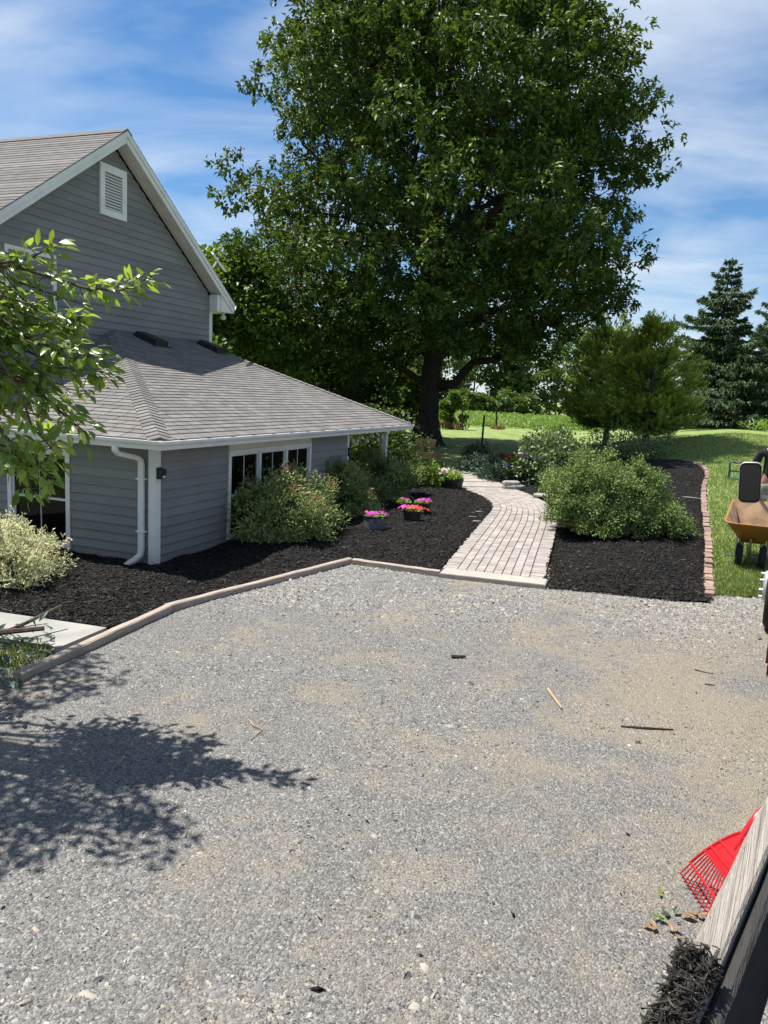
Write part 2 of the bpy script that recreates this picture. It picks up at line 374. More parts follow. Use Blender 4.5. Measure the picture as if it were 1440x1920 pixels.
# ground materials
def gravel_mat():
    mt, n, l, b, out = nodes_of('gravel_ground')
    t = n.new('ShaderNodeTexCoord'); s = n.new('ShaderNodeSeparateXYZ'); l.new(t.outputs['Object'], s.inputs[0])
    def noise(sc_, det=5, dist=0, rg=0.55):
        k = n.new('ShaderNodeTexNoise'); k.inputs['Scale'].default_value = sc_; k.inputs['Detail'].default_value = det; k.inputs['Distortion'].default_value = dist; k.inputs['Roughness'].default_value = rg
        l.new(t.outputs['Object'], k.inputs['Vector']); return k
    def ramp(src, stops):
        r = n.new('ShaderNodeValToRGB'); l.new(src, r.inputs[0]); e = r.color_ramp.elements
        while len(e) < len(stops): e.new(0.5)
        for i, (p, c) in enumerate(stops): e[i].position = p; e[i].color = (*c, 1)
        return r
    def mix(f, a, b2, ty='MIX'):
        k = n.new('ShaderNodeMix'); k.data_type = 'RGBA'; k.blend_type = ty
        if isinstance(f, float): k.inputs['Factor'].default_value = f
        else: l.new(f, k.inputs['Factor'])
        l.new(a, k.inputs[6]); l.new(b2, k.inputs[7]); return k
    fine = noise(70, 4, 0, 0.7)
    grey = ramp(fine.outputs['Fac'], [(0.25, (0.075, 0.075, 0.076)), (0.5, (0.165, 0.162, 0.158)), (0.75, (0.27, 0.265, 0.252))])
    vo = n.new('ShaderNodeTexVoronoi'); vo.inputs['Scale'].default_value = 82; l.new(t.outputs['Object'], vo.inputs['Vector'])
    vc = ramp(vo.outputs['Color'], [(0.0, (0.06, 0.061, 0.064)), (0.4, (0.156, 0.153, 0.148)), (0.65, (0.228, 0.221, 0.207)), (0.85, (0.33, 0.32, 0.297)), (1.0, (0.49, 0.475, 0.44))])
    base = mix(0.72, grey.outputs[0], vc.outputs[0])
    tanf = ramp(fine.outputs['Fac'], [(0.2, (0.19, 0.16, 0.118)), (0.6, (0.315, 0.27, 0.2)), (0.85, (0.38, 0.335, 0.26))])
    # dusty patches, more of them towards the right of the drive
    big = noise(0.55, 6, 0.6, 0.6); mid = noise(2.2, 4, 0.8)
    gx = n.new('ShaderNodeMapRange'); l.new(s.outputs['X'], gx.inputs[0]); gx.inputs[1].default_value = -1.2; gx.inputs[2].default_value = 3.6; gx.inputs[3].default_value = -0.08; gx.inputs[4].default_value = 0.14
    a1 = n.new('ShaderNodeMath'); a1.operation = 'ADD'; l.new(big.outputs['Fac'], a1.inputs[0]); l.new(gx.outputs[0], a1.inputs[1])
    a2 = n.new('ShaderNodeMath'); a2.operation = 'MULTIPLY_ADD'; l.new(mid.outputs['Fac'], a2.inputs[0]); a2.inputs[1].default_value = 0.55; l.new(a1.outputs[0], a2.inputs[2])
    pf = ramp(a2.outputs[0], [(0.74, (0, 0, 0)), (0.90, (1, 1, 1))]); pf.color_ramp.elements[0].color = (0.06, 0.06, 0.06, 1); pf.color_ramp.elements[1].color = (0.95, 0.95, 0.95, 1)
    tan2 = mix(0.3, tanf.outputs[0], vc.outputs[0])
    c = mix(pf.outputs[0], base.outputs[2], tan2.outputs[2])
    l.new(c.outputs[2], b.inputs['Base Color']); b.inputs['Roughness'].default_value = 0.95; b.inputs['Specular IOR Level'].default_value = 0.1
    bp = n.new('ShaderNodeBump'); bp.inputs['Strength'].default_value = 0.9; bp.inputs['Distance'].default_value = 0.014
    ma = n.new('ShaderNodeMath'); ma.operation = 'SUBTRACT'; l.new(fine.outputs['Fac'], ma.inputs[0]); l.new(vo.outputs['Distance'], ma.inputs[1])
    l.new(ma.outputs[0], bp.inputs['Height']); l.new(bp.outputs[0], b.inputs['Normal'])
    return mt
M_gravel = gravel_mat()
M_mulch = pm('mulch_ground', (0.008, 0.0075, 0.0072), (0.022, 0.02, 0.0185), scale=55, rough=0.95, bump=1.0, bscale=45, spec=0.12, detail=6)
M_shred = stopmat('mulch_shred', [(0.0, (0.006, 0.0056, 0.0055)), (0.55, (0.014, 0.0128, 0.012)), (0.88, (0.034, 0.030, 0.027)), (1.0, (0.10, 0.085, 0.07))], rough=0.75, spec=0.28)
M_pebble = stopmat('gravel_stone', [(0.0, (0.05, 0.051, 0.055)), (0.3, (0.115, 0.115, 0.117)), (0.6, (0.2, 0.197, 0.19)), (0.85, (0.31, 0.302, 0.285)), (0.95, (0.33, 0.28, 0.2)), (1.0, (0.48, 0.46, 0.43))], rough=0.75, spec=0.25, bump=0.3, bscale=120)

def lawn_mat():
    mt, n, l, b, out = nodes_of('lawn_grass')
    t = n.new('ShaderNodeTexCoord')
    def noise(sc_, det=4):
        k = n.new('ShaderNodeTexNoise'); k.inputs['Scale'].default_value = sc_; k.inputs['Detail'].default_value = det; l.new(t.outputs['Object'], k.inputs['Vector']); return k
    a = noise(0.9, 7); c = noise(9, 5); d = noise(60, 3)
    m1 = n.new('ShaderNodeMath'); m1.operation = 'MULTIPLY_ADD'; l.new(c.outputs['Fac'], m1.inputs[0]); m1.inputs[1].default_value = 0.6; l.new(a.outputs['Fac'], m1.inputs[2])
    m2 = n.new('ShaderNodeMath'); m2.operation = 'MULTIPLY_ADD'; l.new(d.outputs['Fac'], m2.inputs[0]); m2.inputs[1].default_value = 0.5; l.new(m1.outputs[0], m2.inputs[2])
    r = n.new('ShaderNodeValToRGB'); l.new(m2.outputs[0], r.inputs[0]); e = r.color_ramp.elements
    e.new(0.5); e.new(0.5)
    for i, (p, cc) in enumerate([(0.6, (0.0729, 0.1164, 0.0318)), (0.95, (0.159, 0.2212, 0.0617)), (1.15, (0.2252, 0.291, 0.097)), (1.4, (0.318, 0.3143, 0.1588))]):
        e[i].position = min(1, p / 1.5); e[i].color = (*cc, 1)
    sc2 = n.new('ShaderNodeMath'); sc2.operation = 'MULTIPLY'; sc2.inputs[1].default_value = 1 / 1.5; l.new(m2.outputs[0], sc2.inputs[0]); l.new(sc2.outputs[0], r.inputs[0])
    l.new(r.outputs[0], b.inputs['Base Color']); b.inputs['Roughness'].default_value = 0.9; b.inputs['Specular IOR Level'].default_value = 0.15
    bp = n.new('ShaderNodeBump'); bp.inputs['Strength'].default_value = 0.6; bp.inputs['Distance'].default_value = 0.04; l.new(d.outputs['Fac'], bp.inputs['Height']); l.new(bp.outputs[0], b.inputs['Normal'])
    return mt
M_lawn = lawn_mat()
M_blade = leafmat('grass_blade', [(0.1039, 0.1791, 0.0368), (0.1929, 0.2894, 0.0735), (0.2821, 0.3721, 0.1103), (0.4454, 0.4135, 0.2205)], trans=0.3, rough=0.6)

# ------------------------------------------------------------------ ground, drive, beds
def xy(L): return [tuple(gp(*q)[:2]) for q in L]
PATH_L = [(0.88, 10.72), (1.29, 12.43), (1.74, 14.2), (2.19, 16.0), (2.41, 16.95), (2.49, 17.96), (2.40, 19.0), (2.2, 19.9), (1.95, 20.6)]
PATH_R = [(2.26, 10.36), (2.66, 11.95), (3.08, 13.6), (3.50, 15.3), (3.72, 16.45), (3.86, 17.7), (3.86, 18.9), (3.72, 20.0), (3.43, 21.1)]
BRICK_LINE = [tuple(gp(*q)[:2]) for q in [(1331, 1118), (1328, 1058), (1328, 1018), (1325, 990), (1320, 947), (1320, 913), (1326, 888), (1312, 872), (1270, 862)]]
HA = gp(290, 1060, 0.06)                      # ground point of the near corner of the house
E1 = np.array([math.sin(HOUSE_YAW), math.cos(HOUSE_YAW)]); E2 = np.array([-math.cos(HOUSE_YAW), math.sin(HOUSE_YAW)])
def hp(a, b): return tuple(HA[:2] + a * E1 + b * E2)
TIMBERS = [((-2.93, 5.98), (-2.30, 8.14)), ((-2.33, 8.12), (-0.46, 10.97)), ((-0.41, 10.92), (0.82, 10.43))]

BED_LEFT = [(-4.6, 7.75), (-3.84, 7.62), (-2.66, 7.32), (-2.45, 7.75), (-2.30, 8.25), (-0.50, 10.99), (0.82, 10.50), (0.86, 10.72), (1.29, 12.43), (1.74, 14.2), (2.19, 16.0),
            (2.43, 16.95), (2.50, 17.96), (2.42, 19.0), (2.2, 19.8), (1.4, 20.3), (0.2, 20.2), hp(9.2, 0.6), hp(6.2, 0.4), hp(0.3, 0.3), hp(0.3, 3.2), (-7.5, 10.2), (-7.5, 7.75)]
_bl = [(x - 0.06, y) for x, y in BRICK_LINE]
BED_RIGHT = [(2.24, 10.02), (3.0, 9.90), (3.9, 9.72), (4.25, 9.72), (4.42, 9.95)] + _bl + [tuple(gp(*q)[:2]) for q in [(1180, 862), (1080, 858), (980, 856), (900, 862), (868, 884), (868, 905), (900, 902), (925, 908), (956, 913)]] + \
            [(3.5, 20.9), (3.76, 20.0), (3.90, 18.9), (3.90, 17.7), (3.76, 16.45), (3.54, 15.3), (3.12, 13.6), (2.70, 11.95), (2.30, 10.4)]

def lawn_z(X, Y_):
    n_ = (fbm(X * 0.5, Y_ * 0.5, 5, 3) - 0.5) * 0.06
    edge = smooth((Y_ - (10.05 + 0.25 * (vnoise(X * 3, Y_ * 0 + 1, 3) - 0.5))) / 0.35) * smooth((X - 4.3 + 0 * Y_) / 0.1)
    far = smooth((Y_ - 12.5) / 1.0)
    lawnmask = np.maximum(edge, far)
    left = smooth((-2.95 - X) / 0.15) * smooth((7.3 - Y_) / 0.2) * smooth((Y_ - 3.6) / 0.5) * 0
    k = np.maximum(lawnmask, left)
    low = np.maximum(np.maximum(poly_sd(X, Y_, BED_LEFT), poly_sd(X, Y_, BED_RIGHT)), poly_sd(X, Y_, PATH_L + PATH_R[::-1])) > -0.13
    return T(X, Y_) + n_ * smooth((Y_ - 12) / 8) + k * 0.035 - (1 - k) * 0.08 - np.where(low, 0.14, 0)
xs = np.concatenate([-np.geomspace(400, 12, 26), np.linspace(-11.5, 2, 50), np.linspace(2.1, 16, 100), np.geomspace(17, 420, 40)])
ys = np.concatenate([np.linspace(-30, 8, 20), np.linspace(8.4, 30, 140), np.geomspace(30.5, 900, 60)])
tag(grid_mesh('lawn', xs, ys, lawn_z, M_lawn), 'mown green lawn running from the drive back to the cornfield', 'lawn', kind='structure')

def drive_z(X, Y_):
    return (fbm(X * 0.8, Y_ * 0.8, 21, 3) - 0.5) * 0.05 * smooth((10.0 - Y_) / 2 + 0.3) + (fbm(X * 6, Y_ * 6, 31, 2) - 0.5) * 0.012 - 0.004
tag(grid_mesh('gravel_drive', np.linspace(-9, 14, 240), np.linspace(-5, 11.4, 170), drive_z, M_gravel), 'grey gravel drive with tan dusty patches', 'drive', kind='structure')

def bed_z(P, hgt, base=0.03):
    def f(X, Y_):
        d = poly_sd(X, Y_, P)
        g = T(X, Y_)
        n_ = (fbm(X * 2.2, Y_ * 2.2, 41, 4) - 0.5) * 0.10 + (vnoise(X * 14, Y_ * 14, 51) - 0.5) * 0.03
        return g + np.where(d > 0, base + hgt * smooth(d / 0.9) + n_ * smooth(d / 0.3), -0.12 + 0.0 * d) + np.clip(d, -0.05, 0) * 1.0
    return f
Z_LEFT = bed_z(BED_LEFT, 0.05, 0.055); Z_RIGHT = bed_z(BED_RIGHT, 0.12, 0.012)
tag(grid_mesh('mulch_bed', np.arange(-7.6, 2.7, 0.06), np.arange(7.1, 20.5, 0.06), Z_LEFT, M_mulch, lambda X, Y_: poly_sd(X, Y_, BED_LEFT) > -0.09), 'black mulch bed between the house and the paver path', 'mulch bed', kind='structure')
rx = [p[0] for p in BED_RIGHT]; ry = [p[1] for p in BED_RIGHT]
tag(grid_mesh('mulch_bed', np.arange(min(rx) - .2, max(rx) + .3, 0.075), np.arange(min(ry) - .2, max(ry) + .3, 0.075), Z_RIGHT, M_mulch, lambda X, Y_: poly_sd(X, Y_, BED_RIGHT) > -0.1), 'black mulch bed between the paver path and the brick edging', 'mulch bed', kind='structure')

def shreds(name, P, zf, n, label, ymax):
    x0, x1 = min(p[0] for p in P), max(p[0] for p in P); y0, y1 = min(p[1] for p in P), min(ymax, max(p[1] for p in P))
    # nearer ground gets more and finer pieces
    X = rng.uniform(x0, x1, n * 6); Yv = y0 + (y1 - y0) * rng.random(n * 6) ** 1.7
    k = poly_sd(X, Yv, P) > -0.02
    k &= (np.abs(X / np.maximum(Yv, 1) - 0.02) < 0.58)
    X = X[k][:n]; Yv = Yv[k][:n]; n = len(X)
    Z = zf(X, Yv) + rng.uniform(0.0, 0.012, n)
    # strays just outside the bed lie on whatever is there
    Z = np.maximum(Z, T(X, Yv) + 0.004)
    th = rng.uniform(0, 2 * np.pi, n); el = rng.normal(0.05, 0.28, n)
    D = np.stack([np.cos(th) * np.cos(el), np.sin(th) * np.cos(el), np.sin(el)], 1)
    L = rng.gamma(3.0, 0.012, n) + 0.012 + 0.0012 * Yv; W = L * rng.uniform(0.10, 0.28, n)
    S = unit(np.cross(D, rdir(n))); U2 = np.cross(D, S); C = np.stack([X, Yv, Z], 1)
    L = L[:, None]; W = W[:, None]
    V = np.stack([C - D * L / 2, C + D * L / 2 + U2 * W * 0.2, C + S * W / 2 + U2 * W * .35, C - S * W / 2 + U2 * W * .3], 1).reshape(-1, 3)
    i = np.arange(n)[:, None] * 4
    fs = np.concatenate([i + [0, 2, 1], i + [0, 1, 3], i + [0, 3, 2], i + [1, 2, 3]])
    return tag(np_mesh(name, V, fs, M_shred, None, np.repeat(rng.random(n), 4)), label, 'mulch', kind='stuff')
shreds('shredded_mulch', BED_LEFT, Z_LEFT, 52000, 'shredded black bark mulch lying on the bed beside the house', 20)
shreds('shredded_mulch', BED_RIGHT, Z_RIGHT, 44000, 'shredded black bark mulch lying on the bed round the clipped shrub', 24)

# loose stones on the drive
def stones(n):
    Yv = 2.3 + 8.6 * rng.random(n * 3) ** 1.05
    X = rng.uniform(-0.60, 0.60, n * 3) * (Yv + 0.4)
    dens = fbm(X * 0.9 + 7, Yv * 0.9, 61, 4)
    bare = smooth((X + 1.2) / 4.5) * 0.26 * smooth((9.6 - Yv) / 1.6) + 0.10
    coarse = smooth((Yv - 7.6) / 1.6)
    trk = np.minimum(np.abs(X - (1.1 + .16 * (Yv - 5) + .03 * (Yv - 5) ** 2)), np.abs(X - (-.55 + .16 * (Yv - 5) + .03 * (Yv - 5) ** 2)))
    dens = dens - .16 * (1 - smooth((trk - .12) / .3))
    k = rng.random(n * 3) < np.clip((dens - bare - 0.06) * 2.6 + 0.3 * coarse, 0.14, 1)
    k &= poly_sd(X, Yv, BED_LEFT) < -0.01; k &= poly_sd(X, Yv, BED_RIGHT) < -0.01
    k &= ~((X > 4.35) & (Yv > 10.2))
    X = X[k][:n]; Yv = Yv[k][:n]; coarse = coarse[k][:n]; dn = dens[k][:n]; n = len(X)
    big = np.where(rng.random(n) < 0.025, rng.uniform(1.6, 2.4, n), 1.0)
    left_front = smooth((0.6 - X) / 2.0) * smooth((4.6 - Yv) / 2.0)
    r = (0.0027 + rng.gamma(1.4, 0.0013, n)) * big * (1 + 0.75 * coarse + 0.8 * left_front * (rng.random(n) < .3)) * (0.7 + 0.5 * dn)
    r = np.minimum(r, 0.03); r = np.maximum(r, .00052 * Yv)
    base = np.array([[-1, -.8, -.35], [1, -.8, -.35], [1, .8, -.35], [-1, .8, -.35], [-.5, 0, 1], [.55, 0, .9]], float)
    J = base[None] + rng.normal(0, 0.24, (n, 6, 3)); J[:, 4:, 1] += rng.normal(0, .35, (n, 2)); J[:, 4:, 2] += rng.normal(0, .25, (n, 2))
    J *= np.stack([rng.uniform(0.8, 1.5, n), rng.uniform(0.6, 1.05, n), rng.uniform(0.42, 0.8, n)], 1)[:, None]
    th = rng.uniform(0, 2 * np.pi, n); c, s_ = np.cos(th)[:, None], np.sin(th)[:, None]
    J = np.stack([J[..., 0] * c - J[..., 1] * s_, J[..., 0] * s_ + J[..., 1] * c, J[..., 2]], -1)
    C = np.stack([X, Yv, drive_z(X, Yv) + r * 0.12], 1)
    V = (C[:, None] + J * r[:, None, None]).reshape(-1, 3); i = np.arange(n)[:, None] * 6
    f = []
    q4 = np.concatenate([i + [0, 1, 5, 4], i + [2, 3, 4, 5]]); t3 = np.concatenate([i + [1, 2, 5], i + [3, 0, 4]])
    v = np.clip(rng.normal(0.43, 0.27, n) + coarse * 0.12 + (big > 1) * 0.12 + left_front * .06, 0, 0.9)
    v = np.where(rng.random(n) < 0.022, rng.uniform(0.88, 1, n), v)
    tag(np_mesh('gravel', V, [q4, t3], M_pebble, None, np.repeat(v, 6)), 'loose grey crushed stones strewn over the drive', 'gravel', kind='stuff')
stones(165000)

# concrete walk by the timbers at the left
mb = MB(); q = [(-4.6, 7.72), (-3.84, 7.55), (-2.66, 7.24), (-2.86, 6.62), (-3.5, 6.80), (-4.6, 6.95)]
mb.loft([[(x, y, -0.05) for x, y in q], [(x, y, 0.075) for x, y in q], [(x * .998, y * .999, 0.082) for x, y in q]])
tag(mb.build('walkway', M_conc), 'pale concrete walk ending at the timber edging', 'walkway', kind='structure')

# ------------------------------------------------------------------ landscape timbers
tl = ['weathered brown landscape timber nearest the cut branches', 'long weathered landscape timber along the middle of the mulch bed', 'pale landscape timber ending at the slab of the paver path']
for (p, q), lb in zip(TIMBERS, tl):
    p = np.array(p); q = np.array(q); d = q - p; Lt = float(np.hypot(*d)); an = math.atan2(d[1], d[0])
    mb = MB(); wd, ht = 0.043, 0.08; rings = []; k = 14
    for i in range(k + 1):
        x = Lt * i / k; j = random.uniform(-.003, .003); jz = random.uniform(-.003, .003)
        rings.append([(x, -wd + j, -0.03), (x, -wd + j, ht - .012 + jz), (x, -wd + .012 + j, ht + jz), (x, wd - .012 + j, ht + jz), (x, wd + j, ht - .012 + jz), (x, wd + j, -0.03)])
    mb.loft(rings); o = mb.build('landscape_timber', M_timber)
    o.location = (p[0], p[1], 0.0); o.rotation_euler = (0, 0, an); tag(o, lb, 'timber', 'landscape timbers edging the mulch bed')

# ------------------------------------------------------------------ paver path
path = MB(); ring = [(x, y, T(x, y) + 0.03) for x, y in PATH_L] ; ringr = [(x, y, T(x, y) + 0.03) for x, y in PATH_R]
vs = ring + ringr; n_ = len(ring)
path.add(vs, [(i, i + 1, n_ + i + 1, n_ + i) for i in range(n_ - 1)])
M_joint = pm('joint_sand', (0.075, 0.065, 0.056), (0.11, 0.095, 0.08), scale=30, rough=1)
path_o = tag(path.build('path', M_joint), 'curved walk of pale pavers', 'path', kind='structure')

def resample(P, n, t0=0.0, t1=1.0):
    P = np.array(P, float)
    # smooth the polyline (Catmull-Rom) then take even steps
    Q = [];
    for i in range(len(P) - 1):
        p0, p1, p2, p3 = P[max(i - 1, 0)], P[i], P[i + 1], P[min(i + 2, len(P) - 1)]
        for t in np.linspace(0, 1, 24, endpoint=False):
            Q.append(0.5 * ((2 * p1) + (-p0 + p2) * t + (2 * p0 - 5 * p1 + 4 * p2 - p3) * t * t + (-p0 + 3 * p1 - 3 * p2 + p3) * t ** 3))
    Q.append(P[-1]); Q = np.array(Q); s_ = np.concatenate([[0], np.cumsum(np.hypot(*np.diff(Q, axis=0).T))])
    u = np.linspace(t0, t1, n) * s_[-1]
    return np.stack([np.interp(u, s_, Q[:, 0]), np.interp(u, s_, Q[:, 1])], 1), s_[-1]

PAVERS = []
def lay(PL, PR, rows=8):
    fine = 400
    A_, la = resample(PL, fine); B_, lb_ = resample(PR, fine); LL = (la + lb_) / 2
    def P(u, v):
        i = min(max(u, 0), 1) * (fine - 1); k = min(int(i), fine - 2); f = i - k
        a_ = A_[k] * (1 - f) + A_[k + 1] * f; b_ = B_[k] * (1 - f) + B_[k + 1] * f
        return a_ * (1 - v) + b_ * v
    ed = 0.145
    for side in (0, 1):                                       # soldier course along each edge
        nS = int(LL / 0.105)
        for k in range(nS):
            u0, u1 = (k + 0.04) / nS, (k + 0.96) / nS; j = random.uniform(-0.012, 0.012)
            v0, v1 = ((0.004 + j, ed - .004) if side == 0 else (1 - ed + .004, 0.996 + j))
            PAVERS.append([P(u0, v0), P(u1, v0), P(u1, v1), P(u0, v1)])
    wrow = (1 - 2 * ed) / rows
    for r in range(rows):
        nS = int(LL / 0.205)
        off = 0.5 * (r % 2)
        for k in range(-1, nS + 1):
            u0, u1 = (k + off + 0.008) / nS, (k + off + 0.992) / nS
            u0 = max(u0, 0.002); u1 = min(u1, 0.998)
            if u1 - u0 < 0.2 / nS: continue
            g = 0.036 * wrow; v0 = ed + r * wrow + g; v1 = ed + (r + 1) * wrow - g
            PAVERS.append([P(u0, v0), P(u1, v0), P(u1, v1), P(u0, v1)])
lay(PATH_L[:4], PATH_R[:5])
lay(PATH_L[3:], PATH_R[4:])
PAVERS.sort(key=lambda q: min(p[1] for p in q))
rest = MB()
for i, q in enumerate(PAVERS):
    c = sum(q) / 4; z = float(T(*c)) + 0.055 + random.uniform(-.004, .004); tx, ty = random.uniform(-.006, .006), random.uniform(-.006, .006)
    mb = MB() if i < 300 else rest
    lo = [(p[0], p[1], z - 0.05) for p in q]; mi = [(p[0], p[1], z - 0.006 + (p[0] - c[0]) * tx + (p[1] - c[1]) * ty) for p in q]
    hi = [(c[0] + (p[0] - c[0]) * .95, c[1] + (p[1] - c[1]) * .95, z + (p[0] - c[0]) * tx + (p[1] - c[1]) * ty) for p in q]
    mb.loft([lo, mi, hi])
    if i < 300: mb.build('paver', M_paver, path_o)
tag(rest.build('paver', M_paver, path_o), kind='stuff')
def slab(name, q, z0, z1, mat, parent=None, ins=0.012):
    c = np.mean(np.array(q), 0); mb = MB()
    mb.loft([[(x, y, z0) for x, y in q], [(x, y, z1 - ins) for x, y in q], [(x + (c[0] - x) * ins / .5, y + (c[1] - y) * ins / .5, z1) for x, y in q]])
    return mb.build(name, mat, parent)
slab('threshold_slab', [(0.80, 10.36), (2.20, 9.99), (2.30, 10.33), (0.90, 10.70)], -0.03, 0.062, pm('slab_concrete', (0.37, 0.345, 0.30), (0.31, 0.29, 0.25), scale=6, rough=0.9, bump=0.2, bscale=70), path_o)
slab('cross_slab', [(1.93, 20.65), (3.44, 21.12), (3.30, 22.1), (2.05, 21.7)], -0.03, 0.07, M_paver, path_o)
# shaded stepping boards beyond the cross slab
for k in range(5):
    a_ = np.array([2.15, 22.0]) + k * np.array([-0.02, 0.82]); b_ = a_ + np.array([1.2, 0.32])
    slab('cross_slab', [tuple(a_), tuple(b_), tuple(b_ + [-.02, .76]), tuple(a_ + [-.02, .76])], -0.03, 0.06, M_paver, path_o)

# ------------------------------------------------------------------ brick edging
P, Lb = resample(BRICK_LINE, 2000)
be = empty('brick_edging', (*P[0], 0.0), 0, 'low row of worn red bricks between the mulch and the lawn', 'edging')
nb = int(Lb / 0.215)
for k in range(min(nb, 150)):
    i0 = int(1999 * k / nb); i1 = int(1999 * (k + 1) / nb); a_, b_ = P[i0], P[i1]; d = b_ - a_; Ld = np.hypot(*d); d = d / Ld
    c = (a_ + b_) / 2; z = float(T(*c)) + 0.042 + random.uniform(-.012, .012)
    mb = MB(); mb.bevbox(-Ld / 2 + .005, Ld / 2 - .005, -0.062, 0.062, -0.07, 0.0, 0.010)
    o = mb.build('brick', M_brick, be); o.location = (c[0] - P[0][0] + random.uniform(-.012, .012), c[1] - P[0][1], z)
    o.rotation_euler = (random.uniform(-.05, .05), random.uniform(-.04, .04), math.atan2(d[1], d[0]) + random.uniform(-.07, .07))
# ------------------------------------------------------------------ house (local axes: x along the long wall, y towards the main block)
house = empty('house', (HA[0], HA[1], 0), math.pi / 2 - HOUSE_YAW, 'grey vinyl sided house with white trim and low hipped front wing', 'house')
GB = 4.16                      # main gable wall stands at this y
ZS = 1.65                      # soffit height of the wing
RS = 0.366                     # pitch of the wing roof
ZE = 1.76                      # roof edge height of the wing
OV = 0.30
FA = 9.25                      # far end of the wing eave
def zr(t): return ZE + RS * (t + OV)

def board(name, mat, parent, p0, p1, out, z0, z1):
    """clapboard between plan points p0, p1 (each may differ at top/bottom), bottom edge proud"""
    mb = MB(); rings = []
    for (lo, hi) in (p0, p1):
        lo = Vector((*lo, 0)); hi = Vector((*hi, 0)); o = Vector((*out, 0))
        rings.append([lo + Vector((0, 0, z0)), lo + o * 0.020 + Vector((0, 0, z0 + 0.002)), lo + o * 0.023 + Vector((0, 0, z0 + 0.014)), hi + o * 0.005 + Vector((0, 0, z1 + .004)), hi + Vector((0, 0, z1 + .004))])
    mb.loft(rings); return mb.build(name, mat, parent)

def wall_box(name, *b, mat=None):
    return MB().box(*b).build(name, mat or M_dark, house)

# walls (solid sheathing with the boards on it)
def sheath(name, segs):
    mb = MB()
    for s_ in segs: mb.box(*s_)
    return mb.build(name, M_found, house)
w_right = sheath('wall', [(0.06, 1.74, 0.002, 0.14, -0.15, ZS), (4.52, 6.24, 0.002, 0.14, -0.15, ZS), (1.74, 4.52, 0.002, 0.14, -0.15, 0.14), (1.74, 4.52, 0.002, 0.14, 1.58, ZS)])
w_left = sheath('wall', [(0.002, 0.14, 0.06, 1.40, -0.15, ZS), (0.002, 0.14, 2.50, GB, -0.15, ZS), (0.002, 0.14, 1.40, 2.50, -0.15, 0.12), (0.002, 0.14, 1.40, 2.50, 1.58, ZS)])
sheath('wall', [(6.10, 6.238, 0.145, GB, -0.15, ZS)])
ex = 0.1245
for k in range(13):
    z0 = 0.05 + k * ex; z1 = min(z0 + ex, ZS)
    for a0, a1 in ((0.075, 1.725), (4.535, 6.19)):
        board('siding_board', M_siding, w_right, ((a0, 0), (a0, 0)), ((a1, 0), (a1, 0)), (0, -1), z0, z1)
    for b0, b1 in ((0.075, 1.385), (2.515, GB)):
        board('siding_board', M_siding, w_left, ((0, b0), (0, b0)), ((0, b1), (0, b1)), (-1, 0), z0, z1)
MB().box(-.012, 6.2, -0.014, 0.0, -0.2, 0.048).box(-0.014, 0, -.012, GB, -0.2, 0.048).build('foundation', M_found, house)

# corner boards
def corner(x, y, z0, z1, sx, sy, wd=0.085, t=0.026):
    mb = MB(); mb.box(*sorted((x - sx * t, x + sx * wd)), *sorted((y - sy * t, y + 0.0)), z0, z1)
    mb.box(*sorted((x - sx * t, x)), *sorted((y, y + sy * wd)), z0, z1); return mb.build('corner_board', M_white, house)
corner(0.0, 0.0, 0.0, ZS, 1, 1)
MB().box(6.195, 6.28, -0.03, 0.09, 0.0, ZS).build('corner_board', M_white, house)
for x in (8.42,):
    mb = MB(); mb.box(x - .055, x + .055, -0.05, 0.06, 0.0, ZS); mb.box(x - .075, x + .075, -0.07, 0.08, 0.0, 0.16); mb.box(x - .07, x + .07, -0.065, 0.075, ZS - .12, ZS - .001); mb.build('porch_post', M_white, house)

